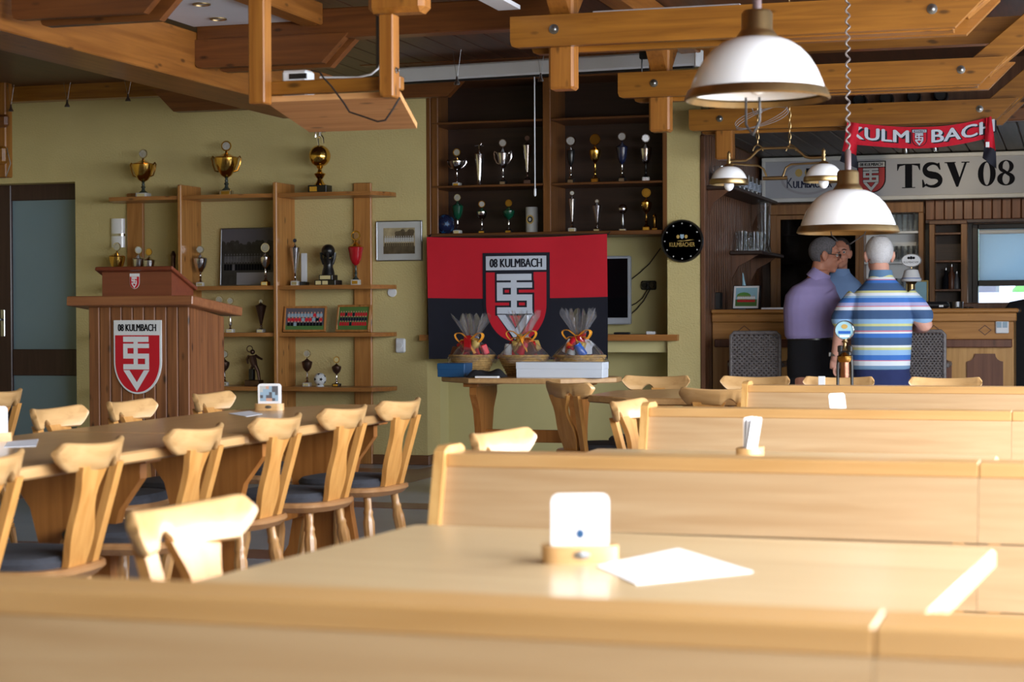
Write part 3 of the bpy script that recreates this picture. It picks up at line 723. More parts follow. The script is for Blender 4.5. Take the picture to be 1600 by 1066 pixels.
# ------------------------------------------------------------------ tables
def trestle_poly(w):
    h = .70; p = []
    L = [(w * .5, h), (w * .5, h - .06), (w * .34, h - .16), (w * .27, .42), (w * .27, .34), (w * .33, .18), (w * .46, .08), (w * .5, .0), (w * .36, 0), (w * .3, .04)]
    return L + [(-a, b) for a, b in L[::-1]]
def table(label, cx, cy, lx, ly, rz, mat, along='x', clip=0.0, both=True, tw=.82, name='dining_table', trestles=(.28,), group=None):
    t = thing(name, label, 'table', (cx, cy, 0), rz, group)
    a, b = lx / 2, ly / 2; z0_, z1 = .715, .75
    c = clip if isinstance(clip, tuple) else (clip, clip)
    if c[0]:
        P = ([(-a, -b + c[1]), (-a + c[0], -b), (a - c[0], -b), (a, -b + c[1])] if both else [(-a, -b + .01), (-a + .01, -b), (a - .01, -b), (a, -b + .01)]) + [(a, b - c[1]), (a - c[0], b), (-a + c[0], b), (-a, b - c[1])]
    else:
        r = .012; P = [(-a, -b + r), (-a + r, -b), (a - r, -b), (a, -b + r), (a, b - r), (a - r, b), (-a + r, b), (-a, b - r)]
    top = MB(); n = len(P); e = .006
    def sc(d): return [(x * (1 - d / a), y * (1 - d / b)) for x, y in P]
    lv = [(sc(e), z0_), (P, z0_ + e), (P, z1 - e), (sc(e), z1)]
    vs = [(x, y, z) for q, z in lv for x, y in q]
    fs = [list(range(n))[::-1], list(range(3 * n, 4 * n))] + [(i * n + k, i * n + (k + 1) % n, (i + 1) * n + (k + 1) % n, (i + 1) * n + k) for i in range(3) for k in range(n)]
    top._add(vs, fs); top.build('tabletop', mat, t)
    L_ = a if along == 'x' else b; W_ = (b if along == 'x' else a) * 2
    for s in (-1, 1):
        d = s * L_ * .55
        MB().prism(trestle_poly(W_ * tw), 'x' if along == 'x' else 'y', d - .022, d + .022).build('trestle', 'trestle', t)
        if along == 'x': MB().bbox(d - .05, d + .05, -W_ * .36, W_ * .36, .69, .715, b=.004).build('bearer', 'trestle', t)
        else: MB().bbox(-W_ * .36, W_ * .36, d - .05, d + .05, .69, .715, b=.004).build('bearer', 'trestle', t)
    d = L_ * .55
    if along == 'x': MB().bbox(-d, d, -.022, .022, .33, .41, b=.004).build('stretcher', 'trestle', t)
    else: MB().bbox(-.022, .022, -d, d, .33, .41, b=.004).build('stretcher', 'trestle', t)
    return t
table('bright oak dining table in the foreground with a sheet of paper and a coaster stand', -.70, 2.86, 1.08, .84, R(-4.7), 'table_x')
table('oak dining table between the second and third benches with upright white coasters', -.78, 4.90, 1.15, .84, 0, 'table_x')
table('oak dining table between the third and farthest benches, mostly hidden', -.78, 6.93, 1.15, .84, 0, 'table_x')
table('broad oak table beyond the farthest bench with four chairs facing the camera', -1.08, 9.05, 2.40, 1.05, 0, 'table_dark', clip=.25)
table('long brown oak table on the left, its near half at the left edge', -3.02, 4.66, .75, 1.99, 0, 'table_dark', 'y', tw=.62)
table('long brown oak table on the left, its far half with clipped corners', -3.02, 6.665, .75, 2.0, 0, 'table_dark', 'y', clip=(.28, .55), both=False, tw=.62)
xa, xb = XY(665, 10.95), XY(960, 11.2)
table('side table with clipped ends carrying three gift baskets in front of the flag', (xa + xb) / 2, 11.32, xb - xa, .74, 0, 'table_dark', clip=(.28, .3), tw=.6, name='side_table')

# ------------------------------------------------------------------ chairs
def make_chair(label):
    t = thing('tavern_chair', label, 'chair', (0, 0, 0), 0)
    # seat: rounded D board with cushion
    def dshape(k, dy=0.0):
        P = []
        for q in range(28):
            a = 2 * PI * q / 28; c, s = math.cos(a), math.sin(a)
            x = .215 * math.copysign(abs(c) ** .7, c); y = .205 * math.copysign(abs(s) ** .7, s)
            if s > 0: x *= 1.04
            P.append((x * k, y * k + dy))
        return P
    m = MB(); n = 28
    lv = [(dshape(.90), .425), (dshape(1.0), .445), (dshape(1.0), .455), (dshape(.97), .462)]
    vs = [(x, y, z) for q, z in lv for x, y in q]
    m._add(vs, [list(range(n))[::-1], list(range(3 * n, 4 * n))] + [(i * n + k, i * n + (k + 1) % n, (i + 1) * n + (k + 1) % n, (i + 1) * n + k) for i in range(3) for k in range(n)])
    m.build('seat', 'trestle_light', t)
    m = MB(); lv = [(dshape(.88, .02), .461), (dshape(.9, .02), .478), (dshape(.84, .02), .492), (dshape(.5, .02), .497)]
    vs = [(x, y, z) for q, z in lv for x, y in q]
    m._add(vs, [list(range(n))[::-1], list(range(3 * n, 4 * n))] + [(i * n + k, i * n + (k + 1) % n, (i + 1) * n + (k + 1) % n, (i + 1) * n + k) for i in range(3) for k in range(n)])
    m.build('cushion', 'seat', t)
    # turned legs
    prof = [(.016, 0), (.013, .02), (.017, .09), (.021, .15), (.016, .155), (.021, .165), (.016, .175), (.021, .185), (.017, .195), (.022, .26), (.024, .33), (.018, .36), (.021, .37), (.016, .385), (.016, .44)]
    for sx in (-1, 1):
        for sy in (-1, 1):
            top, bot = Vector((sx * .125, sy * .12, .43)), Vector((sx * .19, sy * .18, 0))
            d = top - bot; T = Matrix.Translation(bot) @ d.to_track_quat('Z', 'Y').to_matrix().to_4x4() @ Matrix.Diagonal((1, 1, d.length / .44, 1))
            MB().lathe(prof, seg=10, T=T).build('leg', 'leg_oak', t)
    # back: y of back plane at height z
    yb = lambda z: -.165 - (z - .45) * .24
    # wavy splat
    N = 14; L = []; Rr = []
    for i in range(N + 1):
        u = i / N; z = .45 + u * .29
        w = .058 + .010 * math.cos((u - .32) * 2 * PI * 1.35) + .010 * max(0, u - .8) / .2
        cx = -.034 - .012 * u + .008 * math.sin(u * 2 * PI + .4)
        L.append((cx - w, z)); Rr.append((cx + w, z))
    m = MB(); P = L + Rr[::-1]; nn = len(P)
    vs = [(x, yb(z) - .010, z) for x, z in P] + [(x, yb(z) + .010, z) for x, z in P]
    fs = []
    for i in range(N):
        a, b_, c, d = i, i + 1, nn - 2 - i, nn - 1 - i
        fs += [(a, b_, c, d), (nn + a, nn + d, nn + c, nn + b_)]
    fs += [(i, (i + 1) % nn, nn + (i + 1) % nn, nn + i) for i in range(nn)]
    m._add(vs, fs); m.build('splat', 'chairwood_z', t)
    m = MB()
    a0, a1 = (.052, .105), (.030, .026)
    vs = []
    for (x, z) in ((.075, .45), (.106, .74)):
        for dx in (-.019, .019):
            for dy in (-.012, .012): vs.append((x + dx, yb(z) + dy, z))
    m._add(vs, [(0, 1, 3, 2), (4, 6, 7, 5), (0, 2, 6, 4), (1, 5, 7, 3), (0, 4, 5, 1), (2, 3, 7, 6)]); m.build('back_post', 'chairwood_z', t)
    # crest rail
    m = MB(); N = 26; rows = []
    for i in range(N + 1):
        q = -1 + 2 * i / N; x = .187 * q; aq = abs(q)
        zt = .800 + .012 * q * q; zb = .726
        if aq > .78: k = (aq - .78) / .22; zb += .036 * k
        if aq > .86: k = (aq - .86) / .14; zt -= .022 * k * k * k; zb += .008 * k * k
        nq = (q - .27) / .15
        if abs(nq) < 1: zb += .030 * math.sqrt(max(0, 1 - nq * nq))
        yc = yb(.76) + .052 * q * q - .006; rows.append((x, yc, zt, zb))
    vs = []
    for x, yc, zt, zb in rows:
        ln = .013
        for y_, z_ in ((-ln, zb + .006), (-ln, zt - .006), (-ln * .4, zt), (ln * .4, zt), (ln, zt - .006), (ln, zb + .006), (ln * .4, zb), (-ln * .4, zb)):
            vs.append((x, yc + y_ - (z_ - .76) * .24, z_))
    fs = [tuple(range(8))[::-1], tuple(N * 8 + k for k in range(8))]
    for i in range(N):
        for k in range(8): fs.append((i * 8 + k, i * 8 + (k + 1) % 8, (i + 1) * 8 + (k + 1) % 8, (i + 1) * 8 + k))
    m._add(vs, fs); m.build('crest_rail', 'beech', t, 50)
    return t
M['trestle_light'] = wood('seat_oak', srgb(158, 112, 70), srgb(184, 138, 92), 'x', 0.34, 0.3)
M['chairwood_z'] = wood('chair_oak_z', srgb(190, 132, 66), srgb(212, 156, 88), 'z', 0.33, 0.3)
M['leg_oak'] = wood('leg_oak', srgb(176, 126, 72), srgb(206, 158, 102), 'z', 0.28, 0.4)
ch0 = make_chair('x')
ch0['group'] = 'tavern chairs'
first = [True]
def chair(crest_x, crest_y, rz, label):
    """crest_x, crest_y: where the crest's middle stands; the crest is .245 m behind the seat's middle"""
    d = .248; x = crest_x - d * math.sin(rz); y = crest_y + d * math.cos(rz)
    if first[0]:
        first[0] = False; ch0.location = (x, y, 0); ch0.rotation_euler = (0, 0, rz); ch0['label'] = label; return
    dup(ch0, (x, y, 0), rz, label, 'tavern chairs')
# facing -X: rz = +90 deg ; facing +X: rz = -90 ; facing -Y: rz = 180
for i, (px, lab) in enumerate(((0, 'oak tavern chair cut off by the left edge beside the long table'), (163, 'oak tavern chair nearest on the right side of the long table, dark seat in view'),
                (325, 'second oak tavern chair along the right side of the long table'), (450, 'third oak tavern chair along the right side of the long table'),
                (553, 'fourth oak tavern chair along the right side of the long table'), (639, 'farthest oak tavern chair on the right side of the long table, by the yellow wall'))):
    s_ = atX(px, 650, -2.56 + .0 * i); chair(-2.56, s_.y, R(90 + (4, 3, 2, 0, -3, -4)[i]), lab)
for px, lab in ((76, 'oak tavern chair across the long table, leftmost, before the frosted door'), (191, 'oak tavern chair across the long table, before the lectern emblem'), (320, 'oak tavern chair across the long table, right of the lectern')):
    s_ = atX(px, 630, -3.69); chair(-3.69, s_.y, R(-90), lab)
chair(-4.72, 7.53, R(93), 'oak tavern chair in the left background before the frosted door, turned away')
chair(-1.58, 3.06, R(-98), 'brightly lit oak tavern chair at the left end of the foreground table')
chair(-1.65, 5.2, R(-100), 'brightly lit oak tavern chair showing above the second bench')
chair(-1.73, 7.16, R(-97), 'brightly lit oak tavern chair beside the end of the third bench')
chair(-2.45, 8.92, R(-38), 'brown oak tavern chair at the left end of the broad table, turned aside')
chair(-1.56, 8.36, R(2), 'oak tavern chair with its back to the camera left of the farthest bench')
for px, lab in ((1028, 'oak tavern chair facing the camera behind the broad table, left of the pillar'), (1182, 'oak tavern chair facing the camera before the left wicker stool'), (1312, 'oak tavern chair facing the camera behind the round beer tap, before the two men'), (1478, 'oak tavern chair facing the camera before the right wicker stool')):
    s_ = atY(px, 588, 9.98); chair(s_.x, 9.98, R(180), lab)
# striped strip hanging on one crest rail is the paper tag seen there
q = atY(1280, 594, 9.80)
o = MB().bbox(-.018, .018, -.002, .002, -.05, .035, b=.001).build('paper_slip', 'paper', None, 0, (q.x, 9.90, .775)); tag(o, 'white paper slip on the chair back behind the round beer tap', 'paper')

# ------------------------------------------------------------------ coaster stands and papers
def coaster_stand(p, rz, n, label, printed=None, lean=0.0):
    t = thing('coaster_stand', label, 'stand', p, rz, 'coaster stands')
    m = MB(); P = []
    for q in range(20):
        a = 2 * PI * q / 20; c, s = math.cos(a), math.sin(a)
        P.append((.062 * math.copysign(abs(c) ** .5, c), .03 * math.copysign(abs(s) ** .7, s)))
    m.prism(P, 'z', 0, .028); m.build('base', 'beech', t)
    m = MB(); m.lathe([(.014, 0), (.012, .002), (0, .003)], seg=14, T=Matrix.Translation((0, -.0295, .014)) @ Matrix.Rotation(R(90), 4, 'X'), sx=1.0, sy=.5); m.build('badge', 'steel', t)
    for k in range(n):
        h = .093; r = .012; C = []
        for cx, cz, a0 in ((h / 2 - r, h - r, 0), (-h / 2 + r, h - r, 90), (-h / 2 + r, r, 180), (h / 2 - r, r, 270)):
            for d in (0, 30, 60, 90): C.append((cx + r * math.cos(R(a0 + d)), cz + r * math.sin(R(a0 + d))))
        T = Matrix.Translation((k * .004, -.004 + k * .005, .018)) @ Matrix.Rotation(R(4 + lean - 5 * k), 4, 'X')
        c = MB().prism(C, 'y', -.0008, .0008, T=T).build('coaster', 'card', t, 0)
        if k == 0 and printed:
            if printed == 'name':
                vs, fs = text('KULMBACHER', .07, .009); mb = MB(); mb._add([T @ Vector((x, -.0014, .052 + z)) for x, z in vs], fs); mb.build('print', 'greyprint', c, 0)
                mb = MB(); mb.prism([(.007 * math.cos(2 * PI * i / 12), .028 + .008 * math.sin(2 * PI * i / 12)) for i in range(12)], 'y', -.0014, -.001, T=T); mb.build('print_crest', 'boxblue', c, 0)
            else:
                mb = MB(); rr = random.Random(4)
                for i in range(6):
                    for j in range(5):
                        x = -.038 + i * .0127; z = .02 + j * .0127; mb.flat([[(x, z), (x + .0127, z), (x + .0127, z + .0127), (x, z + .0127)]], 'y', -.0014, rr.choice((0, 0, 1, 2, 3)))
                mb.v = [T @ v for v in mb.v]; mb.build('print', ['sky', 'greyprint', 'matboard', 'printskin'], c, 0)
    return t
q = atZ(906, 878, .75); coaster_stand((q.x, q.y, .75), R(20), 1, 'wooden coaster stand holding one white coaster on the foreground table', 'name')
q = atZ(1172, 715, .75); coaster_stand((q.x, q.y, .75), R(82), 3, 'coaster stand seen edge on with a fan of white coasters, second table', None, 6)
q = atZ(1310, 663, .75); coaster_stand((q.x, q.y, .75), R(60), 1, 'coaster stand behind the third bench, only its white coaster showing', None, -12)
q = atZ(421, 641, .75); coaster_stand((q.x, q.y, .75), R(14), 2, 'coaster stand with a printed picture card on the far end of the long table', 'pic')
q = atZ(-12, 690, .75); coaster_stand((q.x, q.y, .75), R(50), 2, 'coaster stand cut off by the left edge on the long table', None)
def sheet(corners, label, mat='paper'):
    p = [atZ(x, y, .7515) for x, y in corners]; m = MB()
    m._add([v for v in p] + [v - Vector((0, 0, .0012)) for v in p], [(0, 1, 2, 3), (7, 6, 5, 4)] + [(i, 4 + i, 4 + (i + 1) % 4, (i + 1) % 4) for i in range(4)])
    o = m.build('paper_sheet', mat, None, 0); tag(o, label, 'paper', 'loose paper sheets')
sheet(((932, 884), (1060, 857), (1176, 893), (994, 912)), 'white sheet of paper lying on the foreground table')
sheet(((12, 690), (60, 686), (56, 697), (6, 699)), 'pale sheet of paper on the near half of the long table', 'papershade')
sheet(((357, 646), (390, 642), (410, 647), (385, 651)), 'pale sheet of paper by the picture card on the long table', 'papershade')

# ------------------------------------------------------------------ pendant lamps
def bell(r, h):       # shade profile, outside then back up inside
    P = [(.26 * r, 1.03 * h), (.38 * r, 1.0 * h), (.50 * r, .93 * h), (.62 * r, .82 * h), (.74 * r, .65 * h), (.84 * r, .44 * h), (.915 * r, .21 * h), (.96 * r, .03 * h)]
    return P + [(a - .006, b - .004) for a, b in P[::-1]]
def pendant(px, py, Z, d, label, cord):
    zc = Z; p = CAM + ray(px, py) * (Z / FPX); r = d / 2
    t = thing('pendant_lamp', label, 'lamp', p, 0, 'bell shaped pendant lamps')
    h = .76 * r
    MB().lathe(bell(r, h), seg=40).build('shade', 'opal', t, 60)
    m = MB(); m.lathe([(.95 * r, .04 * h), (.975 * r, .06 * h), (1.0 * r, .0), (1.03 * r, -.10 * h), (1.0 * r, -.13 * h), (.95 * r, -.03 * h)], seg=40, cap=False); m.build('rim', 'brass', t, 60)
    m = MB(); m.lathe([(.30 * r, h - .004), (.30 * r, h + .006), (.25 * r, h + .02), (.22 * r, h + .03), (.22 * r, h + .075), (.19 * r, h + .085), (.08 * r, h + .088)], seg=24); m.build('cap', 'brass', t, 50)
    m = MB(); m.lathe([(.065 * r, h + .086), (.065 * r, h + .165), (.04 * r, h + .175), (0, h + .176)], seg=14); m.build('neck', 'neckbrown', t)
    MB().ell((0, 0, .25 * h), (.035, .035, .045), seg=14, rings=8).build('bulb', 'bulb', t)
    m = MB()
    if cord == 'wire':
        m.tube([(0, 0, h + .17), (.012, 0, h + .20), (-.01, 0, h + .22), (.006, 0, h + .245), (0, 0, h + .27), (0, 0, ZC - p.z)], .004, 6)
    else:
        N = 260; top = ZC - p.z; P = [(0, 0, h + .17)]
        for i in range(N + 1):
            a = i / N; P.append((.008 * math.cos(a * 2 * PI * 24), .008 * math.sin(a * 2 * PI * 24), h + .19 + a * (top - h - .19)))
        m.tube(P, .0045, 5)
    m.build('cord', 'cordgrey', t, 60)
    m = MB()
    if cord == 'wire': m.tube([(-.02, -.08, -.02), (-.02, -.08, -.1), (.0, -.08, -.13)], .0035, 6); m.tube([(.02, -.08, -.02), (.02, -.08, -.09), (.0, -.08, -.13)], .0035, 6)
    else: m.tube([(-.06, -.1, .0), (-.058, -.1, -.03), (-.03, -.1, -.06)], .0025, 6); m.tube([(.09, -.1, 0), (.08, -.1, -.03), (.02, -.1, -.07)], .0025, 6)
    m.build('wire_loop', 'darkplastic', t)
    return t
M['neckbrown'] = plain('brown_lamp_neck', srgb(104, 84, 84), 0.35)
M['cordgrey'] = plain('grey_cord', srgb(122, 114, 112), 0.5)
pendant(1183, 146, 5.5, .42, 'large bell pendant lamp with white shade, top right, nearest to the camera', 'wire')
pendant(1325, 357, 7.86, .42, 'bell pendant lamp on a curly cord hanging before the two men', 'coil')
# double lamp on chains
DY = 10.2
A, B = atY(1139, 283, DY), atY(1287, 279, DY)
dl = thing('double_lamp', 'brass double lamp with two small white shades hanging on chains', 'lamp', (A + B) / 2)
o_ = (A + B) / 2; a_, b_ = A - o_, B - o_
def rel(x, y): return atY(x, y, DY) - o_
for c in (a_, b_):
    r = .108; h = .078
    T = Matrix.Translation(c)
    MB().lathe(bell(r, h), seg=28, T=T).build('shade', 'opal', dl, 60)
    MB().lathe([(.95 * r, .0), (.99 * r, .01), (1.03 * r, -.012), (1.0 * r, -.02), (.95 * r, -.005)], seg=28, T=T, cap=False).build('rim', 'brass', dl, 60)
    MB().ell((c.x, c.y, c.z - .022), (.028, .028, .034), seg=14, rings=8).build('bulb', 'bulb', dl)
    MB().lathe([(.03, h - .003), (.024, h + .012), (.01, h + .018), (.014, h + .03), (.008, h + .04), (.013, h + .052), (.008, h + .062), (.012, h + .072), (.004, h + .085), (0, h + .09)], seg=14, T=T).build('finial', 'brass', dl, 60)
m = MB()
m.tube([a_ + Vector((0, 0, .11)), rel(1165, 251), rel(1172, 247), rel(1184, 235), rel(1190, 232), rel(1235, 231), rel(1243, 232), rel(1258, 245), rel(1266, 247), b_ + Vector((0, 0, .115))], .0075, 8)
m.tube([rel(1140, 256), rel(1185, 259), rel(1193, 264), rel(1198, 276)], .006, 8)
m.tube([rel(1286, 254), rel(1236, 257), rel(1228, 262), rel(1223, 277)], .006, 8)
m.tube([rel(1192, 279), rel(1230, 278)], .011, 8)
for x in (1184, 1236): m.tube([rel(x - 8, 236), rel(x - 5, 229), rel(x, 226), rel(x + 5, 229), rel(x + 8, 236)], .005, 6)
m.build('frame', 'brass', dl, 60)
for x in (1184, 1234):
    m = MB(); p = rel(x, 226); top = ZC - o_.z
    n = int((top - p.z) / .03)
    for i in range(n):
        c = Vector((p.x, p.y, p.z + .015 + i * .03)); ax = (1, 0) if i % 2 else (0, 1)
        m.tube([c + Vector((ax[0] * .007 * math.cos(q * PI / 4), ax[1] * .007 * math.cos(q * PI / 4), .019 * math.sin(q * PI / 4))) for q in range(8)], .0026, 5, closed=True)
    m.build('chain', 'brass', dl, 60)
m = MB()
for k in range(3):
    c = atY(1190, 184, DY - .03) - o_; P = []
    for q in range(25):
        a = 2 * PI * q / 24; P.append(c + Vector(((.148 - .004 * k) * math.cos(a), .02 * math.sin(a), (.048 - .006 * k) * math.sin(a) + (.03 + .012 * k) * math.cos(a))))
    m.tube(P, .0022, 6)
m.tube([rel(1170, 134), rel(1172, 160), rel(1178, 178), rel(1190, 176), rel(1188, 150), rel(1188, 130)], .0045, 6)
m.build('coiled_cable', 'cordgrey', dl, 60)

# ------------------------------------------------------------------ lectern
LX0, LX1, LY0, LY1 = -5.44, -4.80, 9.515, 9.965
lc = thing('lectern', 'brown boarded wooden lectern with a red and white club shield', 'lectern', ((LX0 + LX1) / 2, LY0, 0))
ox = (LX0 + LX1) / 2; hw = (LX1 - LX0) / 2; dp = LY1 - LY0
zf, zb_ = 1.205, 1.14
MB().prism([(.018, .0), (dp, 0), (dp, zb_ - .01), (.018, zf - .01)], 'x', -hw + .016, hw - .016).build('carcass', 'cladding', lc, 0)
n = 9; w = 2 * hw / n
for k in range(n):
    MB().bbox(-hw + k * w + .0015, -hw + (k + 1) * w - .0015, 0, .018, 0.0, zf - .003, b=.005).build('board', 'lect', lc)
n = 6; w = (dp - .018) / n
for k in range(n):
    y0 = .018 + k * w + .001; y1 = .018 + (k + 1) * w - .001; zt = lambda y: zf - .004 - (zf - zb_) * y / dp
    MB().prism([(y0, 0), (y1, 0), (y1, zt(y1)), (y0, zt(y0))], 'x', hw - .016, hw).build('board', 'lect', lc)
T = Matrix.Translation((0, -.115, zf + .028)) @ Matrix.Rotation(-math.atan2(.065, .65), 4, 'X')
MB().bbox(-hw - .075, hw + .08, 0, .655, -.027, .027, b=.006, T=T).build('top_board', 'lecttop', lc)
zt0 = zf + .045
bx0, bx1 = -5.34 - ox, -4.90 - ox
MB().prism([(-.015, zt0 - .01), (.255, zt0 - .05), (.255, 1.305), (-.015, 1.405)], 'x', bx0, bx1).build('desk_box', 'lectbox', lc, 20)
T = Matrix.Translation((0, -.045, 1.418)) @ Matrix.Rotation(-math.atan2(.1, .27), 4, 'X')
MB().bbox(bx0 - .03, bx1 + .02, 0, .335, -.011, .011, b=.004, T=T).build('desk_lid', 'lectbox', lc)
ew = .30; ex = -5.12 - ox - ew / 2; ez = .70
emblem(lc, lambda a, b, d: Vector((ex + a, -d, ez + b)), ew, thick=.012, outline=0)
emblem(lc, lambda a, b, d: Vector((-.042 + a, -.016 - d, 1.30 + b)), .062, lettering=None, thick=.002)

# ------------------------------------------------------------------ trophy shelf on the yellow wall
YS0 = 12.95
SZ = (2.07, 1.37, 1.012, .60)
sh = thing('trophy_shelf', 'open pine trophy shelf with four uprights against the yellow wall', 'shelf', (-6.2, YW, 0))
ups = [XY(199, 13.27), XY(278, YS0), XY(427, YS0), XY(553, 13.27)]
for i, x in enumerate(ups):
    fw, f = (.145, .032) if i in (0, 3) else (.032, .35)
    MB().bbox(x + 6.2, x + 6.2 + fw, -f, -.001, 0, 2.155 if i else 2.12, b=.006).build('upright', 'shelfpost', sh)
bays = [(XY(160, 13.0), ups[1] - .002, 1, 0), (ups[1] + .034, ups[2] - .002, 0, 0), (ups[2] + .034, XY(604, 13.0), 0, 1)]
for bi, (x0, x1, rl, rr_) in enumerate(bays):
    for z in SZ:
        P = [(x0 + (.0 if not rl else .03), -.002)]
        P += [(x0, -.10), (x0 + .02, -.22), (x0 + .08, -.30)] if rl else [(x0, -.325)]
        for k in range(1, 8): P.append((x0 + (x1 - x0) * k / 8, -.33 - .02 * math.sin(PI * k / 8)))
        P += [(x1 - .08, -.29), (x1 - .02, -.2), (x1, -.10), (x1 - .03, -.002)] if rr_ else [(x1, -.325), (x1, -.002)]
        # uprights notch the end shelf boards: build them in front of / beside the posts
        MB().prism([(a + 6.2, b) for a, b in P], 'z', z - .03, z).build('shelf_board', 'shelfwood', sh)

# ------------------------------------------------------------------ trophies
M['medalface'] = plain('medal_face', srgb(206, 206, 208), 0.38, 0.7, var=.12, vscale=60)
def medal(r, z, mb_ring, mb_face, T=None):
    Tq = (T or Matrix.Identity(4)) @ Matrix.Translation((0, 0, z)) @ Matrix.Rotation(R(90), 4, 'X')
    P = []
    for k in range(25):
        a = 2 * PI * k / 24; P.append(Tq @ Vector((r * .86 * math.cos(a), r * .86 * math.sin(a), 0)))
    mb_ring.tube(P[:-1], r * .16, 6, closed=True)
    mb_face.lathe([(0, -.003), (r * .74, -.003), (r * .74, .003), (0, .003)], seg=18, T=Tq)
PROF = {
 'bowl': [(.10, .40), (.30, .425), (.75, .50), (.98, .60), (1.0, .66), (.94, .665)],
 'goblet': [(.14, .33), (.42, .37), (.76, .48), (.95, .60), (1.0, .68), (.95, .69)],
 'egg': [(.10, .40), (.42, .43), (.78, .51), (.92, .60), (1.0, .66), (.95, .67)],
 'tulip': [(.12, .36), (.45, .40), (.70, .48), (.80, .58), (.95, .69), (.9, .70)],
 'cone': [(.22, .26), (.35, .36), (.62, .56), (.92, .76), (1.0, .80), (.94, .80)],
}
LID = [(.9, 0), (.94, .012), (.55, .05), (.3, .09), (.12, .12), (.08, .16)]
def trophy(px, yb, yt, Y, zsh, wpx, kind, label, group, bowl='silver', stem='silver', base='marble', disc='silver', face='medalface', handles=False, lid=None, low=None):
    p = atY(px, yb, Y); s_ = mpp(px, Y); H = (yb - yt) * s_; Rw = wpx * s_ / 2
    t = thing('trophy', label, 'trophy', (p.x, Y, zsh), -.05 + .3 * random.random(), group)
    bh = .10 * H; bw = max(.5 * Rw, .028)
    if kind == 'pillar':
        MB().bbox(-Rw, Rw, -Rw, Rw, 0, .18 * H, b=.003).build('base', base, t)
        MB().lathe([(.7 * Rw, .18 * H), (.55 * Rw, .25 * H), (.6 * Rw, .8 * H), (.75 * Rw, .88 * H), (.3 * Rw, H), (0, H)], seg=14).build('column', bowl, t); return t
    if kind == 'vase':
        MB().lathe([(.55 * Rw, 0), (.6 * Rw, .02 * H), (.45 * Rw, .05 * H), (.42 * Rw, .15 * H), (.75 * Rw, .5 * H), (.97 * Rw, .72 * H), (Rw, .73 * H), (.9 * Rw, .745 * H), (.4 * Rw, .78 * H), (.25 * Rw, .84 * H), (.12 * Rw, .86 * H)], seg=20).build('vessel', bowl, t)
        f = MB(); f.tube([(0, 0, .85 * H), (0, 0, .93 * H), (.02, 0, .99 * H)], .009, 6); f.tube([(-.035, 0, .93 * H), (0, 0, .945 * H), (.035, 0, .93 * H)], .006, 6); f.build('figure', stem, t); return t
    MB().bbox(-bw, bw, -bw, bw, 0, bh, b=.003).build('base', base, t)
    q = MB(); q.box(-bw * .7, bw * .7, -bw - .0015, -bw + .001, bh * .2, bh * .8); q.build('plaque', disc, t, 0)
    if kind == 'ball':
        rb = Rw
        zc_ = H * .62 if low is None else H * low
        MB().lathe([(.55 * bw, bh), (.2 * bw, bh + .05 * H), (.3 * bw, bh + .09 * H), (.5 * bw, bh + .15 * H), (.22 * bw, zc_ - rb - .02 * H), (.4 * rb, zc_ - rb * .9)], seg=14).build('stem', stem, t)
        MB().ell((0, 0, zc_), rb, seg=22, rings=14).build('ball', bowl, t)
        top = zc_ + rb
        if H - top > .06:
            a, b = MB(), MB(); r = min((H - top) * .42, Rw * 1.0); medal(r, H - r, a, b); a.lathe([(.012, top - .005), (.006, H - 2 * r)], seg=8)
            a.build('medal_ring', disc, t); b.build('medal', face, t)
        return t
    pf = PROF[kind]; z0_, z1_ = pf[0][1] * H, pf[-1][1] * H
    st = [(.75 * bw, bh), (.8 * bw, bh + .01 * H), (.35 * bw, bh + .05 * H), (.25 * bw, bh + .09 * H), (.42 * bw, bh + .12 * H), (.24 * bw, bh + .15 * H), (.3 * bw, (bh + z0_) / 2 + .06 * H), (.2 * bw, z0_ - .02 * H), (.3 * bw, z0_)]
    st = [(r, z) for r, z in st if z <= z0_ + 1e-6]
    MB().lathe(st, seg=14).build('stem', stem, t)
    MB().lathe([(r * Rw, z * H) for r, z in pf], seg=22).build('cup', bowl, t)
    hl = min(.12 * H, Rw * .9)
    MB().lathe([(r * Rw, z1_ + z / .16 * hl) for r, z in LID], seg=20).build('lid', lid or bowl, t)
    top = z1_ + hl; r = max((H - top) / 2, .016)
    if disc:
        a, b = MB(), MB(); medal(r, H - r, a, b); a.build('medal_ring', disc, t); b.build('medal', face, t)
    if handles:
        hs = .92 if handles == 'darkgold' else 1.12
        for s in (-1, 1):
            zz0, zz1 = z0_ + (z1_ - z0_) * .3, z1_
            P = [(s * Rw * .62, 0, zz0), (s * Rw * .95, 0, zz0 + .02 * H), (s * Rw * (.2 + hs), 0, (zz0 + zz1) / 2), (s * Rw * (.3 + hs), 0, zz1 - .01 * H), (s * Rw * (.2 + hs), 0, zz1 + .03 * H), (s * Rw * 1.04, 0, zz1 + .01 * H), (s * Rw * .96, 0, zz1 - .02 * H)]
            MB().tube(P, .006, 7).build('handle', stem if handles is True else handles, t)
    return t
YT1 = 13.12
GS, GC = 'trophies on the open pine shelf', 'trophies in the dark cabinet'
trophy(224, 311, 235, YT1, SZ[0], 36, 'goblet', 'gold cup trophy on top of the open shelf, leftmost', GS, 'gold', 'marbledark', 'marble', 'silver', handles='darkgold')
trophy(354, 306, 220, YT1, SZ[0], 38, 'goblet', 'gold cup trophy with side handles, middle of the shelf top', GS, 'gold', 'marbledark', 'silver', 'gold', handles='darkgold')
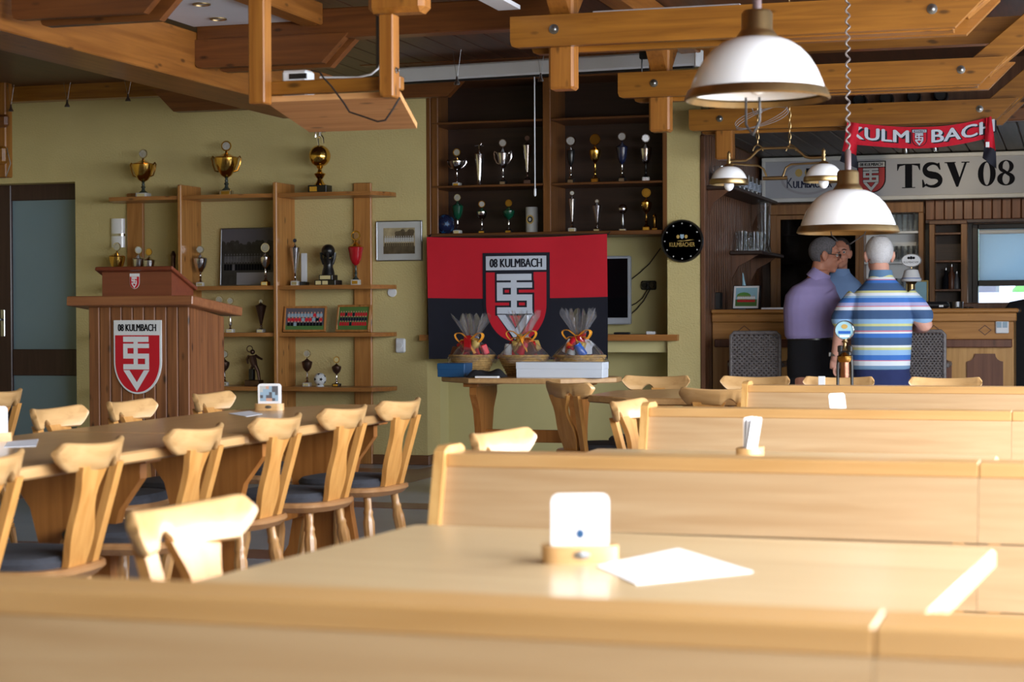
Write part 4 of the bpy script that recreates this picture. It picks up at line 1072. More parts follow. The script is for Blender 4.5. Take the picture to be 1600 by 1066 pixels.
# ball trophy with player figure
p = atY(500, 299, YT1); t = thing('trophy', 'tall gold ball trophy with a silver footballer on top, right end of the shelf top', 'trophy', (p.x, YT1, SZ[0]), 0, GS)
MB().bbox(-.075, .075, -.06, .06, 0, .062, b=.003).build('base', 'black', t); MB().box(-.06, .0, -.0615, -.06, .014, .05).build('plaque', 'gold', t, 0)
MB().lathe([(.05, .062), (.03, .085), (.018, .11), (.03, .125), (.045, .15), (.02, .165), (.014, .185), (.026, .2), (.02, .212)], seg=14).build('stem', 'gold', t)
MB().ell((0, 0, .286), .083, seg=24, rings=16).build('ball', 'gold', t)
f = MB(); f.tube([(-.01, 0, .365), (-.02, 0, .42), (0, 0, .45)], [.008, .012, .014], 7); f.tube([(.03, 0, .38), (.025, 0, .42), (0, 0, .45)], [.008, .011, .014], 7); f.tube([(0, 0, .44), (.005, 0, .5)], [.018, .02], 8); f.ell((.008, 0, .525), .015, seg=10, rings=8); f.tube([(-.035, 0, .43), (-.03, 0, .47), (0, 0, .495)], .007, 6); f.tube([(.05, 0, .47), (.03, 0, .47), (.01, 0, .497)], .007, 6); f.build('figure', 'silver', t)
trophy(183, 448, 378, YT1, SZ[1], 26, 'goblet', 'gold cup trophy with a silver medal showing above the lectern, left', GS, 'gold', 'gold', 'marble', 'silver')
trophy(217, 448, 384, YT1 + .02, SZ[1], 20, 'goblet', 'silver cup trophy with a pale medal above the lectern', GS, 'silver', 'silver', 'marble', 'silver', 'emblemwhite')
trophy(233, 448, 388, YT1 - .12, SZ[1], 18, 'goblet', 'small pale gold cup trophy with a gold medal above the lectern', GS, 'silver', 'gold', 'marble', 'gold', 'gold')
trophy(271, 448, 392, YT1 + .05, SZ[1], 12, 'pillar', 'dark figure trophy half hidden beside the second upright above the lectern', GS, 'bronze', base='black')
trophy(313, 447, 383, YT1, SZ[1], 22, 'goblet', 'silver cup trophy with ring medal on white block, left of the large dark photograph', GS, 'silver', 'silver', 'marble', 'silver')
trophy(415, 447, 380, YT1 - .1, SZ[1], 16, 'bowl', 'slim silver trophy on gold base in front of the large dark photograph', GS, 'silver', 'silver', 'gold', 'silver')
trophy(461, 445, 371, YT1, SZ[1], 17, 'cone', 'tall slim silver trophy beside a clear plate on the right bay', GS, 'silver', 'silver', 'marble', 'silver', 'navy')
p = atY(473, 445, YT1 + .03); t = thing('trophy', 'clear glass plate award standing behind the tall slim silver trophy', 'trophy', (p.x, YT1 + .06, SZ[1]), 0, GS)
MB().bbox(-.03, .03, -.03, .03, 0, .03, b=.003).build('base', 'black', t); MB().bbox(-.024, .024, -.008, .008, .03, .25, b=.004).build('plate', 'plasticwhite', t)
p = atY(513, 445, YT1); t = thing('trophy', 'black trophy of a football held by a hand on a stepped base', 'trophy', (p.x, YT1, SZ[1]), 0, GS)
MB().bbox(-.085, .085, -.07, .07, 0, .04, b=.003).build('base', 'black', t); MB().bbox(-.055, .055, -.055, .055, .04, .08, b=.003).build('base_step', 'black', t)
m = MB(); m.box(-.075, -.03, -.0715, -.07, .006, .034); m.box(-.02, .025, -.0715, -.07, .006, .034); m.box(-.045, .04, -.0565, -.055, .046, .074); m.build('plaque', 'silver', t, 0)
f = MB(); f.lathe([(.05, .08), (.045, .11), (.036, .14), (.04, .18), (.05, .205)], seg=14)
for k in range(5): a = 2 * PI * k / 5; f.tube([(.035 * math.cos(a), .035 * math.sin(a), .16), (.052 * math.cos(a), .052 * math.sin(a), .21), (.056 * math.cos(a), .056 * math.sin(a), .25)], .011, 6)
f.build('hand', 'black', t)
MB().ell((0, 0, .262), .052, seg=18, rings=12).build('ball', 'black', t)
trophy(556, 445, 360, YT1, SZ[1], 26, 'tulip', 'trophy with a glossy red cup on marbled stem, right end of the shelf', GS, 'red', 'marbledark', 'marble', 'gold', 'glass', lid='gold')
trophy(343, 521, 464, YT1 + .05, SZ[2], 16, 'bowl', 'small silver trophy mostly hidden by the lectern edge', GS)
trophy(360, 521, 466, YT1 - .05, SZ[2], 16, 'ball', 'silver ball trophy on white block just right of the lectern', GS, 'silver', 'silver', 'marble', 'silver')
trophy(408, 519, 467, YT1, SZ[2], 18, 'cone', 'bronze fluted trophy with a silver medal left of the team pictures', GS, 'bronze', 'silver', 'marble', 'silver', 'medalface', lid='bronze')
trophy(351, 603, 548, YT1, SZ[3], 16, 'bowl', 'dark trophy half hidden by the lectern on the lowest shelf', GS, 'bronze', 'silver', 'marble', 'silver')
p = atY(397, 603, YT1); t = thing('trophy', 'bronze footballer statuette with a ring on the lowest shelf', 'trophy', (p.x, YT1, SZ[3]), 0, GS)
MB().bbox(-.06, .06, -.045, .045, 0, .045, b=.003).build('base', 'bronze', t); MB().bbox(-.035, .0, -.025, .025, .045, .13, b=.004).build('block', 'black', t)
f = MB(); f.tube([(.045, 0, .045), (.035, 0, .11), (.01, 0, .16)], [.011, .014, .018], 8); f.tube([(-.02, 0, .13), (-.012, 0, .15), (.005, 0, .165)], [.012, .014, .018], 8)
f.tube([(.005, 0, .155), (-.01, 0, .2), (-.015, 0, .235)], [.024, .03, .024], 10); f.ell((-.012, 0, .262), .02, seg=12, rings=8)
f.tube([(-.04, 0, .235), (-.058, 0, .205), (-.05, 0, .17)], [.012, .01, .008], 7); f.tube([(.01, 0, .235), (.045, 0, .215), (.07, 0, .205)], [.012, .01, .008], 7)
f.tube([(-.035 + .024 * math.cos(2 * PI * k / 14), 0, .285 + .024 * math.sin(2 * PI * k / 14)) for k in range(14)], .004, 6, closed=True)
f.build('figure', 'bronze', t)
trophy(480, 603, 546, YT1, SZ[3], 17, 'egg', 'bronze toned cup trophy with silver medal left of the small football', GS, 'bronze', 'silver', 'marble', 'silver')
trophy(526, 602, 555, YT1, SZ[3], 15, 'bowl', 'small bronze trophy with greenish medal right of the small football', GS, 'bronze', 'silver', 'black', 'gold', 'silver')
def football(c, r, label, m1, m2, group=None):
    t = tag(MB().ell((0, 0, r), r, seg=28, rings=20).build('football', m1, None, 60, c), label, 'ball')
    g = (1 + 5 ** .5) / 2; V = []
    for a in (-1, 1):
        for b in (-g, g): V += [(0, a, b), (a, b, 0), (b, 0, a)]
    for v in V:
        n = Vector(v).normalized(); T = Matrix.Translation((0, 0, r)) @ n.to_track_quat('Z', 'Y').to_matrix().to_4x4()
        MB().lathe([(.36 * r, .934 * r), (.2 * r, .985 * r), (0, 1.004 * r)], seg=5, T=T).build('patch', m2, t, 0)
    return t
p = atY(500, 602, YT1 - .02); football((p.x, YT1 - .02, SZ[3] + .008), .048, 'small white football with black patches on the lowest shelf', 'emblemwhite', 'ink')
# the little stand under it
o = MB().lathe([(.032, 0), (.03, .006), (.022, .012)], seg=16).build('ball_ring', 'plasticwhite', None, 35, (p.x, YT1 - .02, SZ[3])); tag(o, 'ring stand under the small football', 'stand')

# ------------------------------------------------------------------ framed pictures
def people(mb, w, z0_, z1_, rows, per, cols, rng, skin=1):
    """rows of little figures: flat print"""
    rh = (z1_ - z0_) / rows
    for r in range(rows - 1, -1, -1):
        n = per - r % 2
        for i in range(n):
            cx = -w / 2 + (i + .5) * w / n; pw = w / n * .46; b = z0_ + r * rh; d = -.0014 + .0001 * r - .000012 * i
            c = cols[(r + (i if rng.random() < .15 else 0)) % len(cols)]
            mb.flat([[(cx - pw, b), (cx + pw, b), (cx + pw * .9, b + rh * .75), (cx - pw * .9, b + rh * .75)]], 'y', d, c)
            mb.flat([[(cx + pw * .5 * math.cos(a * PI / 3), b + rh * .95 + pw * .62 * math.sin(a * PI / 3)) for a in range(6)]], 'y', d - .00005, skin)
def framed(name, px0, px1, py0, py1, Y, fmat, label, fw, inner, lean=0.0, ry=0.0, base=None, mat=None, grp=None):
    a = atY((px0 + px1) / 2, (py0 + py1) / 2, Y); s_ = mpp((px0 + px1) / 2, Y); w = (px1 - px0) * s_; h = (py1 - py0) * s_
    t = thing(name, label, 'picture', (a.x, Y, (base if base is not None else a.z - h / 2)), ry, grp)
    L = Matrix.Rotation(R(-lean), 4, 'X')
    if lean: L = Matrix.Translation((0, 0, .004)) @ L
    f = MB()
    for x0, x1, z0_, z1_ in ((-w / 2, w / 2, 0, fw), (-w / 2, w / 2, h - fw, h), (-w / 2, -w / 2 + fw, fw, h - fw), (w / 2 - fw, w / 2, fw, h - fw)): f.bbox(x0, x1, -.012, .012, z0_, z1_, b=.003, T=L)
    f.build('frame', fmat, t)
    MB().box(-w / 2 + fw * .5, w / 2 - fw * .5, -.004, .01, fw * .5, h - fw * .5, T=L).build('backing', mat or 'matboard', t, 0)
    m = MB(); mats = inner(m, w - 2 * fw, h - 2 * fw, fw)
    m.v = [L @ (v + Vector((0, -.0045, 0))) for v in m.v]; m.build('print', mats, t, 0)
    if lean: MB().box(-.03, .03, 0, .006, 0, h * .6, T=Matrix.Translation((0, .012 + h * .28, 0)) @ Matrix.Rotation(R(18), 4, 'X')).build('stand_strut', 'cladding', t, 0)
    return t
rg = random.Random(5)
def in_dark(m, w, h, f):
    m.flat([rc(-w / 2, w / 2, f, f + h)], 'y', -.0004, 0); m.flat([rc(-w / 2, w / 2, f, f + h * .72)], 'y', -.0006, 1)
    for i in range(40): x = rg.uniform(-w / 2 + .01, w / 2 - .01); z = f + h * rg.uniform(.62, .76); m.flat([[(x + .018 * math.cos(a * PI / 4), z + .02 * math.sin(a * PI / 4)) for a in range(8)]], 'y', -.0007 - i * .00001, 1)
    people(m, w * .9, f + h * .26, f + h * .55, 2, 17, (2, 3), rg, 4)
    m.flat([rc(-w * .2, w / 2, f, f + h * .22)], 'y', -.0018, 5)
    return ['greydusk', 'sepiadarker', 'ink', 'greyprint', 'greyprint', 'greylight']
M['greydusk'] = plain('print_dusk_grey', srgb(92, 90, 100), 0.4); M['sepiadarker'] = plain('print_dark_grey', srgb(44, 42, 44), 0.4, var=.4, vscale=20); M['greylight'] = plain('print_light_grey', srgb(150, 148, 154), 0.4)
framed('large_photograph', 340, 432, 356, 447, YW - .05, 'steel', 'large dark black and white group photograph leaning on the middle shelf', .008, in_dark, lean=3, base=SZ[1])
def in_old(m, w, h, f):
    m.flat([rc(-w * .36, w * .36, f + h * .16, f + h * .84)], 'y', -.0004, 0); m.flat([rc(-w * .36, w * .36, f + h * .16, f + h * .36)], 'y', -.0006, 1)
    for i in range(24): x = rg.uniform(-w * .1, w * .3); z = f + h * rg.uniform(.55, .74); m.flat([[(x + .02 * math.cos(a * PI / 4), z + .02 * math.sin(a * PI / 4)) for a in range(8)]], 'y', -.0007 - i * .00001, 2)
    people(m, w * .68, f + h * .34, f + h * .62, 2, 14, (2, 3), rg, 3)
    return ['sepia', 'sepiadark', 'sepiadark', 'matboard']
framed('wall_photograph', 586, 662, 345, 408, YW - .014, 'steel', 'old sepia team photograph in a pale frame on the yellow wall', .008, in_old)
def in_team(cols):
    def fn(m, w, h, f):
        m.flat([rc(-w / 2, w / 2, f, f + h)], 'y', -.0004, 0); m.flat([rc(-w / 2, w / 2, f, f + h * .22)], 'y', -.0006, 1)
        people(m, w * .92, f + h * .18, f + h * .8, 3, 11, (3, 4, 5), rg, 2); return cols
    return fn
framed('team_picture', 441, 510, 477, 518, YS0 + .1, 'shelfpost', 'team picture with a light blue banner in a wooden frame, left of the two', .016, in_team(['greydusk', 'grass', 'printskin', 'ink', 'flagred', 'sky']), lean=12, ry=R(6), base=SZ[2], mat='cabdark', grp='team pictures on the shelf')
framed('team_picture', 521, 580, 475, 518, YS0 + .1, 'shelfpost', 'team picture with a green border in a wooden frame, right of the two', .016, in_team(['grass', 'grass', 'printskin', 'flagred', 'navy', 'flagred']), lean=12, ry=R(-6), base=SZ[2], mat='cabdark', grp='team pictures on the shelf')

# wall lamp, thermostat, wall plate
p = atY(180, 365, YW - .05); t = thing('wall_lamp', 'pale half round wall lamp with a chrome band beside the shelf', 'lamp', (p.x, YW, p.z - .11))
def halfc(r, z0_, z1_, nm, mt):
    P = [(r * math.cos(PI + PI * k / 14), .6 * r * math.sin(PI + PI * k / 14)) for k in range(15)]; MB().prism(P, 'z', z0_, z1_).build(nm, mt, t)
halfc(.062, 0, .09, 'lower_shade', 'opal'); halfc(.064, .09, .11, 'band', 'chrome'); halfc(.062, .11, .23, 'upper_shade', 'opal')
p = atY(613, 457, YW); o = MB().lathe([(.036, 0), (.036, .008), (.033, .012), (0, .013)], seg=24, T=Matrix.Rotation(R(90), 4, 'X')).build('wall_plate', 'plasticwhite', None, 35, (p.x, YW, p.z)); tag(o, 'round white blank plate on the yellow wall', 'wall plate')
p = atY(627, 540, YW); t = thing('thermostat', 'small white thermostat box on the yellow wall below the round plate', 'thermostat', (p.x, YW, p.z))
MB().bbox(-.04, .04, -.03, 0, -.055, .055, b=.01).build('case', 'plasticwhite', t); MB().lathe([(.022, 0), (.02, .008), (0, .008)], seg=16, T=Matrix.Translation((0, -.03, .0)) @ Matrix.Rotation(R(90), 4, 'X')).build('dial', 'white', t)

# ------------------------------------------------------------------ trophy cabinet above the flag
CZ0, CZ1 = 1.745, 2.93
cb = thing('trophy_cabinet', 'dark wooden trophy cabinet with two bays above the flag', 'cabinet', (XN0, YW, CZ0))
cw = XN1 - XN0; ch = CZ1 - CZ0; cd = .42
MB().bbox(.0, .035, .0, cd, 0, ch, b=.004).build('side_panel', 'cabz', cb); MB().bbox(cw - .035, cw, 0, cd, 0, ch, b=.004).build('side_panel', 'cabz', cb)
MB().bbox(.036, .09, .012, .03, 0, ch, b=.004).build('face_strip', 'cabz', cb)
xm = XY(855, YW) - XN0
MB().bbox(xm - .03, xm + .03, .0, cd, 0, ch, b=.004).build('divider', 'cabz', cb)
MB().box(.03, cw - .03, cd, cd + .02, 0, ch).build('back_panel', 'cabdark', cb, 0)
MB().bbox(0.036, cw - .036, -.01, cd, -.02, .012, b=.004).build('bottom_board', 'cab', cb)
MB().bbox(0.036, cw - .036, 0, cd, ch - .03, ch, b=.004).build('top_board', 'cab', cb)
zm = ZY(850, 286, YW) - CZ0; zt_ = ZY(850, 185, YW) - CZ0
for z in (zm, zt_):
    for x0, x1 in ((.036, xm - .031), (xm + .031, cw - .036)): MB().bbox(x0, x1, .01, cd, z - .018, z, b=.004).build('shelf', 'cab', cb)
YC = YW + .16; zA, zB = CZ0 + zm, CZ0 + .012
def cab(px, yb, yt, zs, w, kind, label, **k): trophy(px, yb, yt, YC, zs, w, kind, label, GC, **k)
cab(714, 291, 231, zA, 23, 'bowl', 'silver bowl trophy with two side handles, upper left of the cabinet', disc='gold', handles=True)
cab(749, 290, 222, zA, 16, 'vase', 'plain silver vase trophy with a small cross figure on top')
cab(786, 288, 215, zA, 20, 'tulip', 'silver cup trophy with large curved handles in the cabinet', handles=True, base='black')
cab(824, 284, 207, zA, 16, 'cone', 'slim silver cone trophy beside the screen pull cord', stem='bronze', base='bronze', disc='bronze', face='bronze', lid='bronze')
cab(892, 283, 208, zA, 14, 'tulip', 'dark and silver goblet trophy, leftmost of the upper right bay', bowl='black', lid='silver', stem='silver', base='black', disc='silver')
cab(930, 282, 205, zA, 19, 'bowl', 'gold goblet trophy in the upper right bay', bowl='gold', stem='gold', base='darkgold', disc='gold', face='gold')
cab(972, 279, 200, zA, 20, 'tulip', 'trophy with a dark blue cup in the upper right bay', bowl='navy', stem='silver', base='black', disc='silver', face='medalface')
cab(1009, 278, 203, zA, 20, 'tulip', 'silver cup trophy on black stem, rightmost of the upper bay', bowl='silver', stem='black', base='marble', disc='silver', face='medalface')
cab(715, 367, 304, zB, 20, 'tulip', 'green cup trophy behind the blue ball in the cabinet', bowl='green', stem='silver', base='marble', disc='silver', face='medalface')
cab(753, 366, 314, zB, 17, 'bowl', 'small green and silver trophy, second on the lower left shelf', bowl='silver', stem='silver', base='black', disc='gold', face='medalface', lid='green')
cab(795, 365, 312, zB, 19, 'bowl', 'small green and silver trophy with a gold medal on the lower left shelf', bowl='green', stem='silver', base='black', disc='gold', face='gold')
cab(894, 362, 297, zB, 12, 'cone', 'tall slim silver trophy on the lower right shelf, leftmost', disc='silver', face='medalface')
cab(933, 361, 310, zB, 16, 'cone', 'silver cone trophy, second on the lower right shelf', base='bronze')
cab(973, 360, 318, zB, 15, 'ball', 'silver ball trophy on a narrow grey plinth', stem='steel', base='steel', low=.84)
cab(1010, 358, 291, zB, 17, 'bowl', 'gold trophy with a gold medal, rightmost on the lower shelf', bowl='gold', stem='darkgold', base='darkgold', disc='gold', face='gold')
cab(1023, 357, 331, zB, 9, 'pillar', 'small gold pillar trophy at the right end of the lower shelf', bowl='darkgold', base='darkgold')
p = atY(695, 353, YC - .02); football((p.x, YC - .02, zB), .077, 'dark blue ball lying in the lower left corner of the cabinet', 'navy', 'boxblue')
p = atY(831, 364, YC); t = thing('beer_stein', 'white beer stein with a crest on the lower shelf of the cabinet', 'mug', (p.x, YC, zB))
MB().lathe([(.046, 0), (.047, .19), (.044, .195), (.04, .185), (.04, .03), (0, .03)], seg=24).build('body', 'matboard', t)
MB().tube([(.01, .045, .16), (.02, .075, .15), (.02, .082, .1), (.02, .072, .05), (.01, .045, .04)], .008, 7).build('handle', 'matboard', t)
m = MB()
for k in range(3): m.flat([[((.03 - .01 * k) * math.cos(a * PI / 6), .1 + (.035 - .011 * k) * math.sin(a * PI / 6)) for a in range(12)]], 'y', -.048 - .001 * k, (0, 1, 2)[k])
m.build('crest', ['goldprint', 'navy', 'matboard'], t, 0)

# ------------------------------------------------------------------ flag
YFL = 13.19
fx0, fx1 = XY(668, YFL), XY(950, YFL); fz1, fz0 = ZY(700, 370, YFL), ZY(680, 561, YFL)
fw_, fh_ = fx1 - fx0, fz1 - fz0
fl = thing('club_flag', 'red over black club flag with a shield hung below the cabinet', 'flag', (fx0, YFL, fz0))
def wave(a, b):
    u = a / fw_; v = b / fh_
    return .006 * math.sin(9 * u + 1.5 * v) + .004 * math.sin(15 * u - 4 * v + 1) * (1 - .5 * v) + .003 * math.sin(5 * v)
def ftop(u): return -.018 * math.sin(PI * u) ** 1
def ff(u, v): a, b = u * fw_, v * fh_; return Vector((a + (.012 * (1 - v) if u == 0 else 0), -.012 + wave(a, b), b + ftop(u) * v))
MB().grid(96, 50, ff, mf=lambda u, v: 0 if v > .49 else 1).build('cloth', ['flagblack', 'flagred'][::-1], fl, 60)
ew = XY(858, YFL) - XY(758, YFL); ex = XY(758, YFL) - fx0; ez = ZY(808, 397, YFL) - fz0 - ew * 1.403 * .955
emblem(fl, lambda a, b, d: Vector((ex + a, -.012 + wave(ex + a, ez + b) - .004 - d * 1.6, ez + b * .955)), ew, white='flagwhite', red='flagred', outline=.02, ink='flagblack', soft=True)
m = MB(); m.tube([(.004, .02, fh_ + .0), (.3 * fw_, .04, fh_ + .002), (fw_ - .004, .02, fh_ + .002)], .003, 6); m.tube([(.004, .0, fh_ - .01), (.004, .09, fh_ + .02)], .003, 6); m.tube([(fw_ - .004, .0, fh_ - .01), (fw_ - .004, .09, fh_ + .02)], .003, 6); m.build('cord', 'flagblack', fl)

# television, socket, cables in the niche
tx1 = XY(985, 13.66); tz0, tz1 = ZY(965, 507, 13.66), ZY(965, 400, 13.66)
tv = thing('television', 'flat television with silver frame standing behind the flag in the niche', 'television', (tx1 - .85, 13.66, tz0))
MB().bbox(0, .85, 0, .05, 0, tz1 - tz0, b=.008).build('housing', 'tvframe', tv); MB().box(.02, .83, -.002, .004, .05, tz1 - tz0 - .02).build('screen_panel', 'screen', tv, 0)
MB().bbox(.3, .55, -.05, .1, -.075, -.06, b=.004).build('foot', 'darkplastic', tv); MB().box(.4, .45, .02, .05, -.065, .01).build('neck', 'darkplastic', tv, 0)
p = atY(1014, 446, YN); t = thing('wall_socket', 'black double socket with plugs on the niche wall', 'socket', (p.x, YN, p.z))
MB().bbox(-.06, .06, -.02, 0, -.035, .035, b=.02).build('plate', 'darkplastic', t)
for x in (-.03, .03): MB().lathe([(.026, 0), (.026, .012), (.018, .03), (0, .03)], seg=14, T=Matrix.Translation((x, -.02, 0)) @ Matrix.Rotation(R(90), 4, 'X')).build('plug', 'black', t)
for lab, pts in (('thin cable hanging from the black wall clock to the television', ((1032, 388), (1015, 412), (1000, 426), (986, 437))), ('upper dark cable from the socket to the television', ((1012, 452), (1004, 466), (994, 474), (984, 479))), ('lower dark cable from the socket to the television', ((1016, 452), (1006, 470), (994, 484), (985, 492)))):
    o = MB().tube([atY(x, y, YN - .03) for x, y in pts], .004, 6).build('cable', 'darkplastic'); tag(o, lab, 'cable', 'cables in the niche')
lz = ZY(1000, 523, 13.23)
o = MB().prism([(XY(655, 13.23), 13.23), (XY(1058, 13.23), 13.23), (XY(1058, 13.23), YW - .002), (XN1 - .002, YW - .002), (XN1 - .002, YN - .002), (XN0 + .002, YN - .002), (XN0 + .002, YW - .002), (XY(655, 13.23), YW - .002)], 'z', lz - .045, lz)
o = o.build('niche_ledge', 'shelfwood'); tag(o, 'wooden ledge across the niche below the television', 'shelf')
p = atY(1017, 517, 13.4); o = MB().bbox(-.035, .035, -.02, .02, 0, .022, b=.006).build('remote_box', 'plasticwhite', None, 35, (p.x, 13.4, lz)); tag(o, 'small white device on the niche ledge', 'electronics')
p = atY(972, 519, 13.4); o = MB().bbox(-.06, .06, -.025, .025, 0, .016, b=.006).build('remote_control', 'darkplastic', None, 35, (p.x, 13.4, lz)); tag(o, 'black remote control on the niche ledge below the television', 'electronics')

# clock on the pillar
p = atY(1067, 377, YW - .001); r = 33.5 * mpp(1067, YW); ck = thing('wall_clock', 'round black wall clock with gold lettering on the pillar', 'clock', (p.x, YW - .001, p.z))
T = Matrix.Rotation(R(90), 4, 'X')
MB().lathe([(r, 0), (r, .03), (r * .97, .04), (r * .92, .04), (r * .9, .028)], seg=40, T=T).build('rim', 'black', ck); MB().lathe([(r * .91, .02), (r * .9, .028), (0, .028)], seg=40, T=T).build('face', 'clockface', ck)
m = MB()
for k in range(12): a = k * PI / 6; m.flat([[(r * .82 * math.cos(a) + .006 * math.cos(b * PI / 3), r * .82 * math.sin(a) + .006 * math.sin(b * PI / 3)) for b in range(6)]], 'y', -.0295)
m.build('hour_dots', 'matboard', ck, 0)
vs, fs = text('KULMBACHER', r * 1.2, r * .2); m = MB(); m._add([(x, -.0295, z - r * .16) for x, z in vs], fs); m.build('lettering', 'goldprint', ck, 0)
m = MB(); m.flat([[(-.03 + .012 * math.cos(a * PI / 4), .032 + .014 * math.sin(a * PI / 4)) for a in range(8)], [(.03 + .012 * math.cos(a * PI / 4), .032 + .014 * math.sin(a * PI / 4)) for a in range(8)]], 'y', -.0296, 0)
m.flat([[(-.014, .048), (.014, .048), (.014, .026), (0, .014), (-.014, .026)]], 'y', -.0297, 1); m.build('crest', ['goldprint', 'sky'], ck, 0)
m = MB()
for a, l in ((R(4), .6), (R(8), .55), (R(176), .25)):
    m.prism([(-.004 * math.sin(a), .004 * math.cos(a)), (r * l * math.cos(a), r * l * math.sin(a)), (.004 * math.sin(a), -.004 * math.cos(a))], 'y', -.033, -.031)
m.build('hands', 'goldprint', ck, 0)

# ------------------------------------------------------------------ gift baskets and boxes on the side table
def basket(px, py, w, label, seed, hgt):
    rr = random.Random(seed); Y = 11.4; p = atY(px, py, Y); s_ = mpp(px, Y); r = w * s_ / 2
    t = thing('gift_basket', label, 'basket', (p.x, Y, .75), rr.uniform(-.3, .3), 'gift baskets in cellophane')
    m = MB(); hb_ = .12
    for k in range(9):
        q = k / 8; rad = r * (.62 + .36 * q); P = []
        for i in range(36): a = 2 * PI * i / 36; P.append((rad * math.cos(a) * (1 + .02 * (-1) ** (i + k)), .72 * rad * math.sin(a) * (1 + .02 * (-1) ** (i + k)), .008 + hb_ * q))
        m.tube(P, .0085, 5, closed=True)
    m.lathe([(0, .004), (r * .6, .004), (r * .62, .01)], seg=24, sy=.72); m.build('wicker_bowl', 'wicker', t, 60)
    pk = ['emblemred', 'orange', 'plasticwhite', 'brownpack', 'blue', 'flagblack', 'goldprint', 'red', 'matboard', 'emblemred']
    for i in range(15):
        a = rr.uniform(0, 2 * PI); q = r * rr.uniform(.1, .66); x, y = q * math.cos(a), .6 * q * math.sin(a); zc_ = .1 + rr.uniform(0, .07) + .07 * (1 - q / r)
        T = Matrix.Translation((x, y, zc_)) @ Matrix.Rotation(rr.uniform(-.5, .5), 4, 'X') @ Matrix.Rotation(rr.uniform(-.5, .5), 4, 'Y') @ Matrix.Rotation(rr.uniform(0, 3), 4, 'Z')
        mt = rr.choice(pk)
        if i % 3 == 0: MB().lathe([(.026, -.04), (.028, -.036), (.028, .03), (.024, .036), (.024, .045), (0, .046)], seg=12, T=T).build('jar', mt, t)
        else:
            sx = rr.uniform(.02, .045); sz = rr.uniform(.03, .05); MB().bbox(-sx, sx, -.02, .02, -sz, sz, b=.004, T=T).build('packet', mt, t)
    for i in range(16):
        a = rr.uniform(0, 2 * PI); q = r * rr.uniform(.55, .85); MB().ell((q * math.cos(a), .68 * q * math.sin(a), .12), (.022, .02, .018), seg=8, rings=6).build('sweet', rr.choice(['red', 'brownpack', 'goldprint', 'emblemred']), t)
    # cellophane: bag up to a tied neck, then a flared crown
    ph = [rr.uniform(0, 6) for _ in range(4)]
    def cel(u, v):
        a = 2 * PI * u; k = .10 * math.sin(7 * a + ph[0]) + .08 * math.sin(11 * a + ph[1]); zz = .10 + v * (hgt * .62 - .10)
        rad = r * (1.04 * (1 - v) ** .55 * (1 - .12 * v) + .06) * (1 + k * (.4 + .6 * v)); rad = max(rad, .02)
        return Vector((rad * math.cos(a), .75 * rad * math.sin(a), zz + .02 * math.sin(5 * a + ph[2]) * (1 - v)))
    MB().grid(56, 12, cel).build('cellophane_bag', 'cello', t, 30)
    def crown(u, v):
        a = 2 * PI * u; j = math.sin(9 * a + ph[3]) * .5 + math.sin(5 * a + ph[1]) * .5
        rad = .022 + v * (.075 + .05 * j); return Vector((rad * math.cos(a), .8 * rad * math.sin(a), hgt * .6 + v * (hgt * .42 + .03 * math.sin(13 * a + ph[0]))))
    MB().grid(54, 5, crown).build('cellophane_crown', 'cello', t, 20)
    m = MB(); zt = hgt * .62
    for s in (-1, 1):
        P = [(0, -.03, zt)]
        for k in range(1, 10): b = PI * k / 10; P.append((s * (.035 + .055 * math.sin(b) * 1.2), -.035 - .01 * math.sin(b), zt + .03 * math.sin(b * 1.0) + .035 * math.cos(b) * (1 if k < 9 else .2)))
        m.tube(P + [(0, -.03, zt)], .017, 6, flat=.25); m.tube([(0, -.04, zt), (s * .02, -.05, zt - .04), (s * .045, -.045, zt - .085)], .013, 6, flat=.25)
    m.ell((0, -.035, zt), (.02, .014, .016), seg=10, rings=8); m.build('ribbon_bow', 'ribbon', t, 50)
basket(738, 585, 75, 'left gift basket in cellophane with a gold bow, behind the dark blue box', 3, .37)
basket(818, 585, 80, 'middle gift basket in cellophane with a gold bow before the shield', 11, .39)
basket(906, 585, 84, 'right gift basket in cellophane with a gold bow above the white box', 21, .40)
Yb = 11.1
def boxthing(x0, x1, y0, y1, Y, d, mats, nm, label):
    a, b = XY(x0, Y), XY(x1, Y); h = (y1 - y0) * mpp((x0 + x1) / 2, Y)
    t = thing(nm, label, 'box', ((a + b) / 2, Y, .75)); w = (b - a) / 2
    m = MB(); m.bbox(-w, w, 0, d, 0, h, b=.003); m.build('carton', mats[0], t)
    m = MB(); m.bbox(-w - .002, w + .002, -.002, d + .002, h * .55, h + .002, b=.003); m.build('lid', mats[1], t)
boxthing(683, 725, 566, 587, Yb, .16, ['boxblue', 'boxblue'], 'gift_box', 'dark blue gift box at the left end of the side table')
boxthing(806, 941, 564, 588, Yb - .03, .15, ['boxwhite', 'boxwhite'], 'carton_box', 'long white box in front of the right gift baskets')
p = atY(760, 585, 11.05)
def cl_(u, v): a = u * 2 - 1; b = v * 2 - 1; return Vector((.12 * a, .07 * b, .004 + max(0, (.04 + .012 * math.sin(9 * u) + .01 * math.sin(7 * v + 4 * u)) * (1 - a ** 4) * (1 - b ** 4))))
o = MB().grid(18, 12, cl_).build('folded_cloth', 'blackmat', None, 60, (p.x, 11.06, .75)); tag(o, 'crumpled black cloth lying between the boxes on the side table', 'cloth')
p = atY(762, 586, 10.99); o = MB().bbox(-.075, .075, -.03, .03, 0, .012, b=.002).build('folded_paper', 'paper', None, 35, (p.x, 10.99, .75)); tag(o, 'flat white packet in front of the black cloth on the side table', 'paper')

M['skyprint'] = plain('print_pale_blue', srgb(150, 196, 214), .45); M['copper'] = plain('copper', srgb(168, 120, 100), .25, 1.0)

